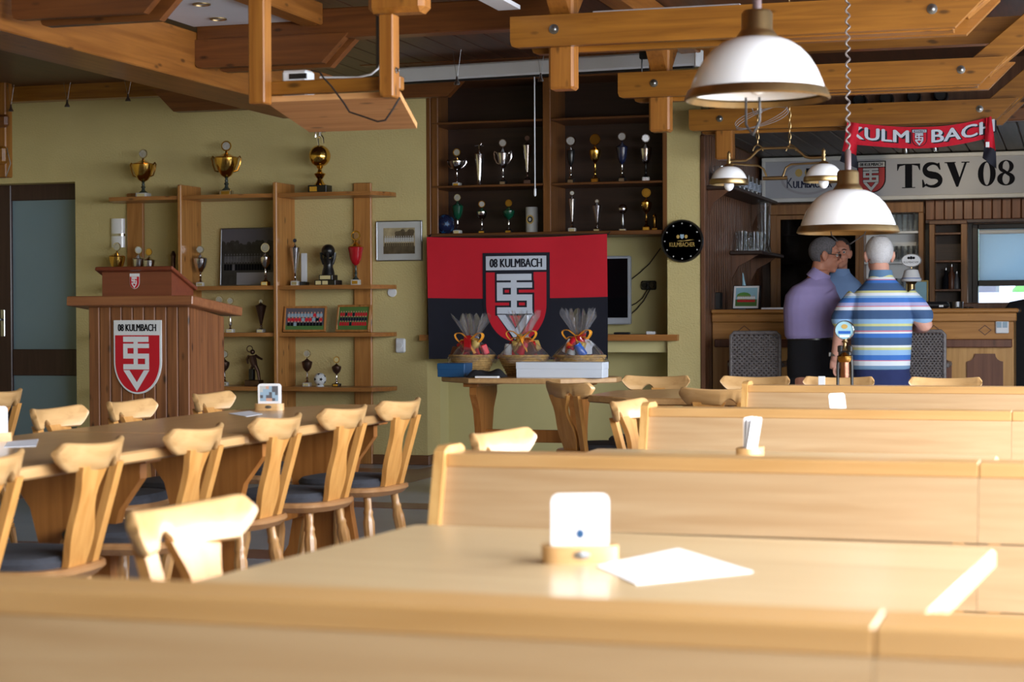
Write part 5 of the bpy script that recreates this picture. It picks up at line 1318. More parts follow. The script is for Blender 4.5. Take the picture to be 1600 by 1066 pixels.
# ------------------------------------------------------------------ bar counter
BY0 = 13.62; bx0_, bx1_ = XP1 + .02, XY(1584, BY0)
bl = bx1_ - bx0_; ZBAR = 1.172
br = thing('bar_counter', 'long wooden bar counter with diamond inlays and dark lower panels', 'bar counter', (bx0_, BY0, 0))
MB().bbox(-.0, bl + .035, -.06, .62, ZBAR - .03, ZBAR, b=.008).build('counter_top', 'barwood', br)
MB().bbox(.0, bl + .02, -.035, .02, ZBAR - .093, ZBAR - .031, b=.006).build('apron_board', 'barwood', br)
M['barwood_z'] = wood('bar_wood_z', srgb(176, 130, 72), srgb(202, 156, 96), 'z', 0.4, 0.2, knots=0.6)
MB().box(.0, bl, .012, .55, 0, ZBAR - .032).build('carcass', 'barwood_z', br, 0)
zr1, zr0 = ZY(1540, 530, BY0), ZY(1540, 543, BY0)
MB().bbox(.0, bl, .0, .014, zr1, ZBAR - .094, b=.002).build('upper_panel', 'barwood', br)
MB().bbox(.02, bl - .01, -.03, .013, zr0, zr1, b=.006).build('foot_rail_board', 'bardark', br)
nb_ = 4; bw_ = bl / nb_
for k in range(nb_):
    cx = XY((1539, 1459, 1300, 1163)[k], BY0) - bx0_; cz = ZY(1539, 516, BY0)
    d = .047; e = .006
    m = MB()
    for s1, s2 in ((1, 1), (1, -1), (-1, 1), (-1, -1)):
        m.prism([(cx + s1 * d, cz), (cx, cz + s2 * d * .82), (cx, cz + s2 * (d * .82 - e * 1.4)), (cx + s1 * (d - e * 1.6), cz)], 'y', -.003, .001)
    m.build('diamond_inlay', 'cladding', br, 0)
    x0, x1 = cx - .125, cx + .125; zt, zb2 = zr0 - .045, .12; c = .055
    P = [(x0 + c, zt), (x1 - c, zt)] + [(x1 - c + c * (1 - math.cos(a)) , zt - c * math.sin(a)) for a in (.4, .8, 1.2, 1.57)] + [(x1, zb2 + c), (x1 - c, zb2), (x0 + c, zb2), (x0, zb2 + c)] + [(x0 + c * math.cos(a), zt - c * math.sin(a)) for a in (1.57, 1.2, .8, .4)]
    MB().prism(P, 'y', -.006, .012).build('lower_panel', 'bardark', br)
sw = MB(); px_ = XY(1566, BY0) - bx0_; pz_ = ZY(1566, 511, BY0)
sw.bbox(px_ - .045, px_ + .045, -.022, 0, pz_ - .045, pz_ + .045, b=.005); sw.box(px_ - .036, px_ - .004, -.026, -.02, pz_ - .005, pz_ + .036, m=1); sw.box(px_ + .004, px_ + .036, -.026, -.02, pz_ - .005, pz_ + .036, m=1)
sw.build('light_switch', ['plasticwhite', 'sky'], br)
m = MB(); T = Matrix.Translation((bl + .035, -.02, ZBAR - .015)); m.ell((0, 0, 0), (.012, .02, .016), seg=10, rings=8, T=T); m.build('corner_cap', 'steel', br)
bt = ZBAR
# things on the counter
p = atY(1167, 484, 13.75)
framed('picture_frame', 1143, 1188, 447, 484, 13.75, 'ink', 'framed team photograph with a white mount standing on the bar', .004,
       lambda m, w, h, f: (m.flat([rc(-w / 2, w / 2, f, f + h)], 'y', -.0004, 0), m.flat([rc(-w * .42, w * .42, f + h * .1, f + h * .92)], 'y', -.0006, 1), m.flat([rc(-w * .42, w * .42, f + h * .1, f + h * .4)], 'y', -.0008, 2),
                           m.flat([[(-w * .1 + w * .28 * math.cos(a * PI / 6), f + h * .55 + h * .17 * math.sin(a * PI / 6)) for a in range(12)]], 'y', -.0009, 3), people(m, w * .7, f + h * .28, f + h * .56, 2, 11, (4, 0), rg, 5), ['paper', 'skyprint', 'grass', 'greenleaf', 'flagred', 'printskin'])[-1],
       lean=8, ry=R(-14), base=bt, mat='paper')
p = atY(1208, 482, 13.8); o = MB().bbox(-.09, .09, -.05, .05, 0, .014, b=.002).build('paper_stack', 'paper', None, 35, (p.x, 13.85, bt)); tag(o, 'stack of white papers on the bar beside the framed photograph', 'paper')
p = atY(1163, 440, 14.05); t = thing('napkin', 'folded pointed blue napkin standing behind the framed photograph on the bar', 'napkin', (p.x, 14.05, bt))
MB().loft([(0, 0, 0, .045, .03), (.008, 0, .1, .032, .022), (-.004, 0, .2, .012, .01), (-.012, 0, .28, .003, .003)], seg=14).build('cloth', 'skyprint', t)
# dark bottles / menu at the left end
p = atY(1119, 470, 13.8); t = thing('menu_holder', 'black upright menu holder on the left end of the bar', 'holder', (p.x + .02, 13.8, bt)); MB().bbox(-.02, .02, -.05, .05, 0, .13, b=.004).build('board', 'black', t); MB().bbox(-.03, .03, -.055, .055, 0, .01, b=.003).build('foot', 'black', t)
# dark tray and bits on the right of the counter
p = atY(1461, 474, 13.9); t = thing('counter_device', 'black rounded device lying on the bar right of the striped shirt', 'electronics', (p.x, 13.95, bt))
MB().bbox(-.16, .1, -.06, .06, 0, .052, b=.02).build('body', 'darkplastic', t); MB().box(.03, .06, -.0615, -.059, .012, .026).build('mark', 'paper', t, 0)
MB().lathe([(.045, 0), (.05, .05), (.046, .052), (.042, .01), (0, .01)], c=(.15, 0, 0), seg=16).build('cup_holder', 'steel', t)
for k, x in enumerate((1497, 1509, 1517)):  # three small metal bottle caps lying on the counter
    p = atY(x, 478, 13.7); o = MB().lathe([(.018, 0), (.02, .004), (.012, .012), (0, .013)], seg=10).build('bottle_cap', 'steel', None, 35, (p.x, 13.72, bt)); tag(o, 'tiny metal bottle cap on the bar right of the black device, %s of three' % ('leftmost', 'middle', 'rightmost')[k], 'bottle cap', 'tiny bottle caps on the bar')
# beer tower with an oval sign
p = atY(1424, 470, 14.0); s_ = mpp(1424, 14.0)
t = thing('beer_tap', 'white porcelain beer tap with an oval sign on the bar', 'beer tap', (p.x, 14.0, bt))
z1_ = ZY(1424, 440, 14.0) - bt
MB().lathe([(.03, 0), (.03, z1_ - .02), (.045, z1_)], seg=18).build('column', 'brass', t)
MB().lathe([(.07, z1_), (.075, z1_ + .01), (.072, z1_ + .02), (.066, z1_ + .03), (.05, z1_ + .085), (.02, z1_ + .095), (0, z1_ + .096)], seg=24).build('bell', 'opal', t)
MB().lathe([(.0725, z1_ + .014), (.071, z1_ + .026)], seg=24).build('blue_line', 'blue', t)
MB().lathe([(.006, z1_ + .09), (.006, z1_ + .15)], seg=8).build('stem', 'brass', t)
zs = ZY(1424, 407, 14.0) - bt; ow = .073
m = MB()
def oval(w, h): return [(w * math.copysign(abs(math.cos(2 * PI * k / 28)) ** .9, math.cos(2 * PI * k / 28)), zs + h * math.sin(2 * PI * k / 28)) for k in range(28)]
m.prism(oval(ow, ow * .68), 'y', -.012, .012); m.build('oval_sign', 'steel', t); MB().prism(oval(ow * .92, ow * .6), 'y', -.0135, -.0125).build('sign_face', 'paper', t, 0)
vs, fs = text('KULMBACHER', ow * 1.5, ow * .2); m = MB(); m._add([(x, -.0145, zs - .014 + z) for x, z in vs], fs); m.flat([[(-.018 + .011 * math.cos(a * PI / 4), zs + .018 + .01 * math.sin(a * PI / 4)) for a in range(8)], [(.018 + .011 * math.cos(a * PI / 4), zs + .018 + .01 * math.sin(a * PI / 4)) for a in range(8)], rc(-.008, .008, zs + .008, zs + .03)], 'y', -.0145); m.build('lettering', 'ink', t, 0)
# framed certificate behind the tap
framed('certificate_frame', 1416, 1450, 439, 474, 15.2, 'goldprint', 'small certificate in a gold frame behind the beer tap', .012, lambda m, w, h, f: (m.flat([rc(-w / 2, w / 2, f, f + h)], 'y', -.0004, 0), ['skyprint'])[-1], lean=4)
o = [x for x in bpy.data.objects if x.name.startswith('certificate_frame')][0]
zc_ = o.location.z
tt = thing('back_counter', 'low dark work counter behind the bar', 'counter', (bx0_ + 1.15, 15.05, 0)); MB().bbox(0, 1.0, 0, .45, .04, zc_, b=.006).build('worktop_block', 'cladding', tt); MB().box(.02, .98, .02, .43, 0, .05).build('plinth', 'black', tt, 0)

# ------------------------------------------------------------------ the beer tap standing on the broad table, round sign
p = atY(1320, 516, 9.2); s_ = mpp(1320, 9.2); t = thing('table_tap', 'table beer tap with a round sign, black clamps and copper barrel', 'beer tap', (p.x, 9.2, .75))
zq = lambda y: ZY(1320, y, 9.2) - .75
zs = zq(516); r = .0475
T = Matrix.Translation((0, 0, zs)) @ Matrix.Rotation(R(90), 4, 'X')
MB().lathe([(r, -.014), (r, .012), (r * .93, .018), (r * .88, .014)], seg=30, T=T, cap=False).build('sign_rim', 'chrome', t); MB().lathe([(0, .0135), (r * .89, .0135), (r * .89, -.012), (0, -.012)], seg=30, T=T).build('sign_face', 'skyprint', t)
m = MB(); m.flat([rc(-.03, .03, zs - .018, zs - .004)], 'y', -.0145, 0); m.flat([[(.016 * math.cos(a * PI / 5), zs + .018 + .012 * math.sin(a * PI / 5)) for a in range(10)]], 'y', -.0145, 1); m.flat([rc(-.024, .024, zs - .034, zs - .024)], 'y', -.0145, 2)
m.build('sign_print', ['blue', 'goldprint', 'paper'], t, 0)
m = MB(); m.lathe([(.008, zq(545)), (.008, zs - r)], seg=10); m.lathe([(.012, zq(536)), (.016, zq(534)), (.012, zq(532))], seg=12); m.build('stem', 'brass', t)
m = MB(); m.bbox(-.034, -.012, -.02, .02, zq(551), zq(540), b=.005); m.bbox(.014, .036, -.02, .02, zq(551), zq(540), b=.005); m.bbox(-.03, .03, -.02, .02, zq(557), zq(548), b=.006); m.build('clamp', 'black', t)
MB().lathe([(.030, zq(566)), (.036, zq(562)), (.036, zq(557)), (.026, zq(553)), (.02, zq(550))], seg=20).build('collar', 'darkgold', t)
MB().lathe([(.022, zq(590)), (.024, zq(586)), (.024, zq(566)), (.03, zq(564))], seg=18).build('barrel', 'copper', t)
m = MB(); 
for s in (-1, 1): m.tube([(s * .03, 0, zq(556)), (s * .034, 0, zq(572)), (s * .035, 0, 0.0)], .0075, 8)
m.bbox(-.06, .06, -.05, .05, 0, .012, b=.004); m.build('stand', 'black', t)

ORD = ('first', 'second', 'third', 'fourth', 'fifth', 'sixth', 'seventh', 'eighth', 'ninth')
M['backwood'] = wood('back_bar_wood', srgb(124, 82, 44), srgb(150, 104, 60), 'z', .42, .2)
M['signframe'] = plain('sign_frame', srgb(206, 206, 204), .45); M['signred'] = plain('sign_red', srgb(178, 44, 46), .45); M['scarfred'] = plain('scarf_red', srgb(206, 24, 48), .9, var=.08, vscale=40, bump=.3, bscale=300)
M['planks'] = wood('bar_planks', srgb(104, 62, 38), srgb(132, 82, 52), 'z', .42, .2, knots=.6); M['windowdark'] = plain('dark_window_frame', srgb(28, 22, 24), .35)
M['paving'] = plain('paving', srgb(190, 188, 182), .8); M['whiteout'] = plain('white_render', srgb(226, 230, 234), .8); M['shedgrey'] = plain('shed_grey', srgb(120, 118, 128), .7, var=.15, vscale=5); M['greyband'] = plain('printed_band', srgb(150, 160, 176), .5, var=.5, vscale=60)
m_, nt_, b_n = nmat('blind_cloth'); b_n.inputs['Base Color'].default_value = srgb(206, 222, 230); b_n.inputs['Roughness'].default_value = .9
tr_ = nt_.nodes.new('ShaderNodeBsdfTranslucent'); tr_.inputs[0].default_value = srgb(196, 216, 226); mx_ = nt_.nodes.new('ShaderNodeMixShader'); mx_.inputs[0].default_value = .5
nt_.links.new(b_n.outputs[0], mx_.inputs[1]); nt_.links.new(tr_.outputs[0], mx_.inputs[2]); nt_.links.new(mx_.outputs[0], nt_.nodes['Material Output'].inputs[0]); M['blindcloth'] = m_

# ------------------------------------------------------------------ wicker bar stools
def wicker(px, w, ytop, label, Y=13.1):
    p = atY(px, 520, Y); s_ = mpp(px, Y); W_ = w * s_; zt = ZY(px, ytop, Y)
    t = thing('wicker_stool', label, 'bar stool', (p.x, Y, 0), 0, 'grey wicker bar stools')
    n = 30; m = MB(); zb = .44; rows = 34; cols = 20
    for k in range(rows):
        z = zb + (zt - .02 - zb) * k / (rows - 1); P = []
        for i in range(cols * 2 + 1):
            x = -W_ / 2 + W_ * i / (cols * 2); P.append((x, .011 * math.cos(PI * i * .5 + (k % 2) * PI), z))
        m.tube(P, .0085, 5, flat=.7)
    m.box(-W_ / 2, W_ / 2, -.002, .002, zb, zt - .02)
    m.build('woven_back', 'greywicker', t, 60)
    m = MB(); m.tube([(-W_ / 2, 0, .42), (-W_ / 2, 0, zt - .02), (-W_ / 2 + .02, 0, zt), (W_ / 2 - .02, 0, zt), (W_ / 2, 0, zt - .02), (W_ / 2, 0, .42)], .014, 8); m.build('back_frame', 'greywicker', t)
    MB().bbox(-W_ / 2, W_ / 2, .0, .40, .62, .68, b=.02).build('seat', 'greywicker', t)
    for s in (-1, 1):
        MB().bbox(s * W_ / 2 - .03, s * W_ / 2 + .03, .02, .34, .76, .80, b=.012).build('armrest', 'greywicker', t)
        for y in (.0, .38): MB().tube([(s * (W_ / 2 - .01), y, .63), (s * (W_ / 2), y, 0)], .017, 8).build('leg', 'greywicker', t)
    return t
wicker(1180, 76, 520, 'grey wicker bar stool at the left part of the bar')
wicker(1447, 56, 518, 'grey wicker bar stool right of the man in the striped shirt')

# ------------------------------------------------------------------ illuminated sign panel over the bar
YG = 15.7; sx0, sx1 = XY(1191, YG), .05; sz0, sz1 = ZY(1400, 312.5, YG), ZY(1400, 241.5, YG)
sg = thing('bar_sign', 'long white sign reading TSV 08 with club shield above the bar', 'sign', (sx0, YG, sz0))
sl, shh = sx1 - sx0, sz1 - sz0
MB().box(0.01, sl, .0, .12, 0.01, shh - .01).build('panel', 'signgrey', sg, 0)
m = MB(); m.bbox(0, sl, -.016, .13, 0, .035, b=.005); m.bbox(0, sl, -.016, .13, shh - .035, shh, b=.005); m.bbox(0, .03, -.016, .13, .03, shh - .03, b=.005); m.build('sign_frame', 'signframe', sg)
def gx(x): return XY(x, YG) - sx0
def gz(x, y): return ZY(x, y, YG) - sz0
def ribbon(pts, hws): 
    L, Rr = [], []
    for i, (x, z) in enumerate(pts):
        a = pts[max(i - 1, 0)]; b = pts[min(i + 1, len(pts) - 1)]; dx, dz = b[0] - a[0], b[1] - a[1]; l = math.hypot(dx, dz) or 1
        nx, nz = -dz / l, dx / l; L.append((x + nx * hws[i], z + nz * hws[i])); Rr.append((x - nx * hws[i], z - nz * hws[i]))
    return [[L[i], L[i + 1], Rr[i + 1], Rr[i]] for i in range(len(pts) - 1)]
def serif(ch):
    """bold serif glyph, height 1, returned as polygons"""
    if ch == 'T':
        return [rc(.34, .62, .03, .97), rc(.22, .74, 0, .035), rc(.03, .93, .955, 1.0), [(.03, .96), (.03, .72), (.055, .72), (.13, .90), (.36, .955)], [(.93, .96), (.60, .955), (.83, .90), (.905, .72), (.93, .72)]]
    if ch == 'S':
        pts = []; hw = []
        for i in range(33):
            u = i / 32
            if u < .5: a = R(35) + (u / .5) * R(235); c = (.42, .735); rx, rz = .25, .225
            else: a = R(90) - ((u - .5) / .5) * R(235); c = (.42, .265); rx, rz = .27, .225
            pts.append((c[0] + rx * math.cos(a), c[1] + rz * math.sin(a)))
        for i in range(33):
            u = i / 32; hw.append(.045 + .10 * math.exp(-((u - .5) / .17) ** 2) + .03 * (math.exp(-((u - .2) / .08) ** 2) + math.exp(-((u - .8) / .08) ** 2)))
        return ribbon(pts, hw) + [[(.60, .96), (.66, 1.0), (.70, .70), (.66, .70), (.60, .82)], [(.09, .0), (.13, .0), (.2, .06), (.12, .32), (.08, .32)]]
    if ch == 'V':
        return [[(.08, .98), (.39, .98), (.62, .30), (.50, .0), (.46, .0)], [(.46, .0), (.54, .0), (.88, .98), (.79, .98)], rc(.0, .44, .96, 1.0), rc(.66, .98, .96, 1.0)]
    def ring(cx, cz, rx, rz, ix, iz, n=28):
        P = [(cx + rx * math.cos(2 * PI * k / n), cz + rz * math.sin(2 * PI * k / n)) for k in range(n)]; Q = [(cx + ix * math.cos(2 * PI * k / n), cz + iz * math.sin(2 * PI * k / n)) for k in range(n)]
        return [[P[k], P[(k + 1) % n], Q[(k + 1) % n], Q[k]] for k in range(n)]
    if ch == '0': return ring(.33, .5, .32, .5, .12, .455)
    if ch == '8': return ring(.33, .745, .28, .255, .12, .215) + ring(.33, .265, .325, .265, .13, .215) + [[(.10, .62), (.24, .66), (.56, .40), (.44, .36)]]
def put_glyph(ch, x0, x1, y0, y1, mb):
    a, b = gx(x0), gx(x1); z0_, z1_ = gz((x0 + x1) / 2, y1), gz((x0 + x1) / 2, y0); ps_ = serif(ch)
    u0 = min(p[0] for q in ps_ for p in q); u1 = max(p[0] for q in ps_ for p in q)
    for i, q in enumerate(ps_): mb.flat([[(a + (u - u0) / (u1 - u0) * (b - a), z0_ + v * (z1_ - z0_)) for u, v in q]], 'y', -.0012 - .00004 * i)
for ch, x0, x1, y0, y1 in (('T', 1402, 1438, 256, 294), ('S', 1441, 1473, 254, 293), ('V', 1476, 1515, 253, 292), ('0', 1528, 1556, 252, 291), ('8', 1558, 1586, 250, 290)):
    m = MB(); put_glyph(ch, x0, x1, y0, y1, m); m.build('letter' if ch.isalpha() else 'numeral', 'ink', sg, 0)
ew = gx(1384) - gx(1340); ex = gx(1340); ez = gz(1362, 301)
emblem(sg, lambda a, b, d: Vector((ex + a, -d, ez + b * .80)), ew, white='signframe', red='signred', lettering='08 KULMBACH', outline=.012)
# brewery oval
cx, cz = gx(1262), gz(1262, 279); orx, orz = gx(1304) - gx(1262), (gz(1262, 254) - gz(1262, 305)) / 2
m = MB(); n = 40
P = [(cx + orx * math.cos(2 * PI * k / n), cz + orz * math.sin(2 * PI * k / n)) for k in range(n)]; Q = [(cx + (orx - .022) * math.cos(2 * PI * k / n), cz + (orz - .02) * math.sin(2 * PI * k / n)) for k in range(n)]
m.flat([[P[k], P[(k + 1) % n], Q[(k + 1) % n], Q[k]] for k in range(n)], 'y', -.0012); m.build('oval_line', 'greylight', sg, 0)
vs, fs = text('ULMBACHER', gx(1300) - gx(1240), .06); m = MB()
for k in (-1, 0, 1): m._add([((gx(1240) + gx(1300)) / 2 + x + .003 * k, -.0016 - .0001 * k, gz(1268, 288) + z) for x, z in vs], fs)
vs, fs = text('K', .05, .085); m._add([(gx(1234.5) + x, -.0014, gz(1234, 286) + z) for x, z in vs], fs); m.build('lettering', 'navy', sg, 0)
m = MB()
for dx in (-1, 1): m.flat([[(gx(1256) + dx * .04 + .032 * math.cos(a * PI / 4), gz(1256, 270) + .035 * math.sin(a * PI / 4)) for a in range(8)]], 'y', -.0014, 0)
m.flat([rc(gx(1260), gx(1272), gz(1266, 277), gz(1266, 263))], 'y', -.0016, 1); m.build('crest', ['goldprint', 'ink'], sg, 0)

# ------------------------------------------------------------------ scarf hung on the farthest truss
YSC = 12.86
pts = [(1326, 192), (1370, 195), (1425, 199), (1480, 195), (1549, 183)]
def ctop(u):
    x = 1326 + (1549 - 1326) * u; y = 191.5 + 12 * math.sin(PI * u) * 1.0 - 9 * u - 2 * math.sin(2 * PI * u) * .6
    return x, y
sf_ = thing('fan_scarf', 'red fan scarf with white KULMBACH lettering hung from the farthest truss', 'scarf')
def sc(u, v, d=0.0):
    x, y = ctop(u); hgt = 34 - 2 * u; q = atY(x, y + (1 - v) * hgt, YSC); return q + Vector((0, -.006 - .008 * math.sin(11 * u + 2 * v) - d, 0))
MB().grid(44, 8, sc).build('cloth', 'scarfred', sf_, 60)
def lay(s, u0, u1, v0, v1, d, mat, nm, bold=.03, dx=0.0, dv=0.0):
    vs, fs = text(s, 1, 1); m = MB()
    for k, o in enumerate((-.0045, 0, .0045)): m._add([sc(u0 + (x + .5) * (u1 - u0) + dx + o, v0 + (z + .5) * (v1 - v0) + dv + (.02 if k == 1 else 0), d + .0004 * k) for x, z in vs], fs)
    return m.build(nm, mat, sf_, 0)
lay('KULM', .012, .42, .26, .80, .004, 'flagblack', 'letter_shadow', .03, .014, -.05); lay('KULM', .012, .42, .26, .82, .007, 'flagwhite', 'lettering', .012)
lay('BACH', .585, 1.02, .24, .82, .004, 'flagblack', 'letter_shadow', .03, .012, -.05); lay('BACH', .585, 1.02, .24, .84, .007, 'flagwhite', 'lettering', .012)
emblem(sf_, lambda a, b, d: sc(.445 + a / .33 * .105 * 1.0, .10 + b / .46 * .78, .004 + d), .33, white='flagwhite', red='flagred', lettering='08 KULMBACH', outline=.02, ink='flagblack')
def end(nm, quad, d, mat):
    p = [atY(x, y, YSC - d) for x, y in quad]; m = MB()
    m.grid(6, 10, lambda u, v: p[0].lerp(p[1], u).lerp(p[3].lerp(p[2], u), v) + Vector((0, .012 * math.sin(7 * u + 3 * v), 0))); m.build(nm, mat, sf_, 60)
end('hanging_end', [(1324, 190), (1342, 193), (1338, 243), (1316, 236)], .03, 'scarfred'); end('black_tip', [(1316, 235), (1338, 242), (1341, 264), (1312, 252)], .028, 'flagblack')
end('hanging_end', [(1541, 184), (1549, 182), (1556, 236), (1538, 228)], .035, 'scarfred'); end('black_tip', [(1538, 226), (1556, 234), (1557, 264), (1535, 247)], .033, 'flagblack')
p = [(1540, 226), (1546, 227)]; q = atY(1543, 226, YSC - .06); MB().bbox(q.x - .012, q.x + .012, q.y - .002, q.y, q.z - .018, q.z + .018, b=.0005).build('care_label', 'paper', sf_, 0)

# ------------------------------------------------------------------ back bar: cabinet, glasses, planks, inner cupboard, window
YK = 15.7
kx0, kx1, kx2, kx3 = XY(1204, YK), XY(1384, YK), XY(1436, YK), XY(1443, YK)
kz0, kz1 = .9, ZY(1330, 318, YK)
kb = thing('back_bar_cabinet', 'tall wooden back bar cabinet with a dark glass door and open glass shelves', 'cabinet', (kx0, YK, kz0))
kw = kx3 - kx0; kh = kz1 - kz0; xd = kx1 - kx0 - .22
fr = .055
MB().bbox(0, kw, -.01, .04, kh - .085, kh, b=.004).build('cornice', 'backwood', kb); MB().bbox(0, fr, -.005, .22, 0, kh - .086, b=.004).build('side_frame', 'backwood', kb)
MB().bbox(kw - .04, kw, -.005, .22, 0, kh - .086, b=.004).build('side_frame', 'backwood', kb); MB().bbox(xd, xd + .04, -.005, .22, 0, kh - .086, b=.004).build('divider', 'backwood', kb)
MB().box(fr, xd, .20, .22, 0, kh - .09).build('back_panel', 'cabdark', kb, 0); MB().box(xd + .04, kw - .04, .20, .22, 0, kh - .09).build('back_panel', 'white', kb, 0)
dd = MB().box(fr, xd, .004, .012, .02, kh - .09).build('glass_door', 'darkglass', kb, 0)
m = MB(); m.bbox(fr, fr + .03, -.004, .016, .0, kh - .09, b=.003); m.bbox(xd - .03, xd, -.004, .016, 0, kh - .09, b=.003); m.bbox(fr + .025, xd - .025, -.0038, .0158, kh - .125, kh - .0905, b=.002); m.build('door_frame', 'backwood', dd)
shz = [ZY(1410, y, YK + .1) - kz0 for y in (362, 409, 452)]
for z in shz: MB().box(xd + .042, kw - .042, .02, .2, z - .018, z).build('shelf_board', 'white', kb, 0)
for z in (shz[0], shz[1]): MB().box(fr + .005, xd - .005, .03, .2, z - .015, z).build('shelf_board', 'cabdark', kb, 0)
def beerglass(x, y, z, label, grp, h=.15, r=.034, handle=False):
    t = thing('beer_glass', label, 'glass', (x, y, z), 0, grp)
    MB().lathe([(.0, .003), (r * .8, 0), (r * .78, .012), (r * .9, h * .6), (r, h), (r * .93, h), (r * .82, h * .6), (r * .7, .02), (0, .018)], seg=14).build('bowl', 'glass', t, 60)
    if handle: MB().tube([(r * .95, 0, h * .8), (r * 1.5, 0, h * .75), (r * 1.55, 0, h * .3), (r * .9, 0, h * .22)], .006, 6).build('handle', 'glass', t)
    return t
for zi, z in enumerate(shz[:2]):
    for k in range(9 if zi == 0 else 7):
        x = XY(1437 - 9.2 * k - 4, YK + .08); w_ = ('top', 'middle')[zi]
        beerglass(x, YK + .05 + .05 * (k % 2), kz0 + z, 'beer glass on the %s white back bar shelf, %s from the right' % (w_, ORD[k]), 'beer glasses on the %s back bar shelf' % w_, .17 if zi == 0 else .13, .033 if zi == 0 else .04, zi == 1)
for k in range(9):
    x = XY(1437 - 9.2 * k - 4, YK + .08); beerglass(x, YK + .06, kz0 + shz[2], 'small glass on the lowest white back bar shelf, %s from the right' % ORD[k], 'small glasses on the lowest back bar shelf', .09, .03)
# upright planks right of the cabinet above the window
xk = kx3 + .01; zk0, zk1 = ZY(1500, 343, YK + .1), ZY(1500, 316, YK + .1)
pw = thing('plank_panel', 'brown upright plank cladding under the sign above the bar window', 'panel', (xk, YK + .1, zk0)); k = 0
x = 0.0
while xk + x < .3:
    MB().bbox(x, x + .072, 0, .02, 0, zk1 - zk0 + .02, b=.005).build('plank', 'planks', pw); x += .077
MB().bbox(0, .3 - xk, -.02, .02, -.03, .0, b=.004).build('lower_rail', 'doorframe', pw)
# inner cupboard
ix0, ix1 = XY(1453, YK + .1), XY(1512, YK + .1); iz1 = ZY(1480, 349, YK + .1)
ic = thing('wall_cupboard', 'open dark wall cupboard with shelves left of the bar window', 'cupboard', (ix0, YK + .02, .9))
iw, ih = ix1 - ix0, iz1 - .9
MB().bbox(0, .045, 0, .22, 0, ih, b=.004).build('side_panel', 'backwood', ic); MB().bbox(iw - .05, iw, 0, .22, 0, ih, b=.004).build('side_panel', 'backwood', ic)
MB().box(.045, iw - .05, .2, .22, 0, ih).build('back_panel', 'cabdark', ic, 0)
for y in (364, 407, 452): z = ZY(1480, y, YK + .1) - .9; MB().bbox(.045, iw - .05, .01, .2, z - .018, z, b=.003).build('shelf', 'cladding', ic)
MB().bbox(0, iw, -.01, .22, ih - .012, ih + .02, b=.004).build('top_rail', 'cladding', ic)
for k, (x, h, mt) in enumerate(((1478, .17, 'ink'), (1487, .2, 'brownpack'), (1495, .14, 'greyprint'))):
    p = atY(x, 451, YK + .12); t = thing('bottle', '%s bottle in the open wall cupboard' % ('black', 'brown', 'grey')[k], 'bottle', (p.x, YK + .12, .9 + ZY(1480, 452, YK + .1) - .9), 0)
    MB().lathe([(.028, 0), (.03, .01), (.03, h * .55), (.012, h * .75), (.012, h), (0, h)], seg=14).build('body', mt, t); MB().lathe([(.0135, h * .93), (.0135, h + .006), (0, h + .006)], seg=12).build('cap', 'steel', t)
# bar window
wn = struct(MB().bbox(xw0, xw0 + .05, YB - .03, YB + .12, zw0, zw1, b=.006).build('window_1', 'windowdark'))
m = MB(); m.bbox(xw0 + .05, xw1, YB - .02, YB + .1, ZY(1560, 447, YB), ZY(1560, 438, YB), b=.005); m.build('transom', 'windowdark', wn)
m = MB(); m.bbox(xw0 + .05, xw1, YB - .03, YB + .1, zw1 - .04, zw1, b=.005); m.build('head_frame', 'windowdark', wn)
MB().box(xw0 + .05, xw1, YB + .05, YB + .056, zw0, zw1 - .04).build('glass_pane', 'pane', wn, 0)
MB().bbox(XY(1442, YB - .02), XY(1521, YB - .02), YB - .02, YB - .002, zw0, zw1 + .05, b=.004).build('side_casing', 'windowdark', wn)
bd = thing('roller_blind', 'pale blue roller blind drawn over the upper bar window', 'blind', (xw0 + .05, YB + .0, ZY(1560, 438, YB)))
MB().box(.005, xw1 - xw0 - .05, .012, .016, 0, zw1 - .04 - ZY(1560, 438, YB)).build('fabric', 'blindcloth', bd, 0)
MB().lathe([(.02, 0), (.02, xw1 - xw0 - .06)], seg=12, T=Matrix.Translation((.005, .02, zw1 - .065 - ZY(1560, 438, YB))) @ Matrix.Rotation(R(90), 4, 'Y')).build('roller', 'white', bd)
# outside: white terrace wall, shed with grey tiles, hedge
struct(MB().box(-3, 6, YB + .21, 30, -.2, -.1).build('ground_outside', 'paving', smooth=0))
o = MB().bbox(-2, 6, 19.0, 19.15, -.1, ZY(1560, 457, 19), b=.01).build('terrace_wall', 'whiteout'); tag(o, 'white terrace wall outside the bar window', 'garden wall')
sx = XY(1556, 20)
o = MB(); o.box(-2.5, sx, 20, 21, -.1, ZY(1540, 440, 20)); o = o.build('shed', 'shedgrey', None, 0); tag(o, 'grey shed wall outside behind the white terrace wall', 'shed')
hg = thing('hedge', 'bright green hedge outside the bar window', 'hedge', (1.6, 22, -.1)); m = MB(); rr = random.Random(3)
for i in range(70): m.ell((rr.uniform(-2.2, 3), rr.uniform(-.5, .5), rr.uniform(0, 2.2)), rr.uniform(.22, .42), seg=8, rings=6)
m.build('foliage', 'greenleaf', hg, 60)['kind'] = 'stuff'
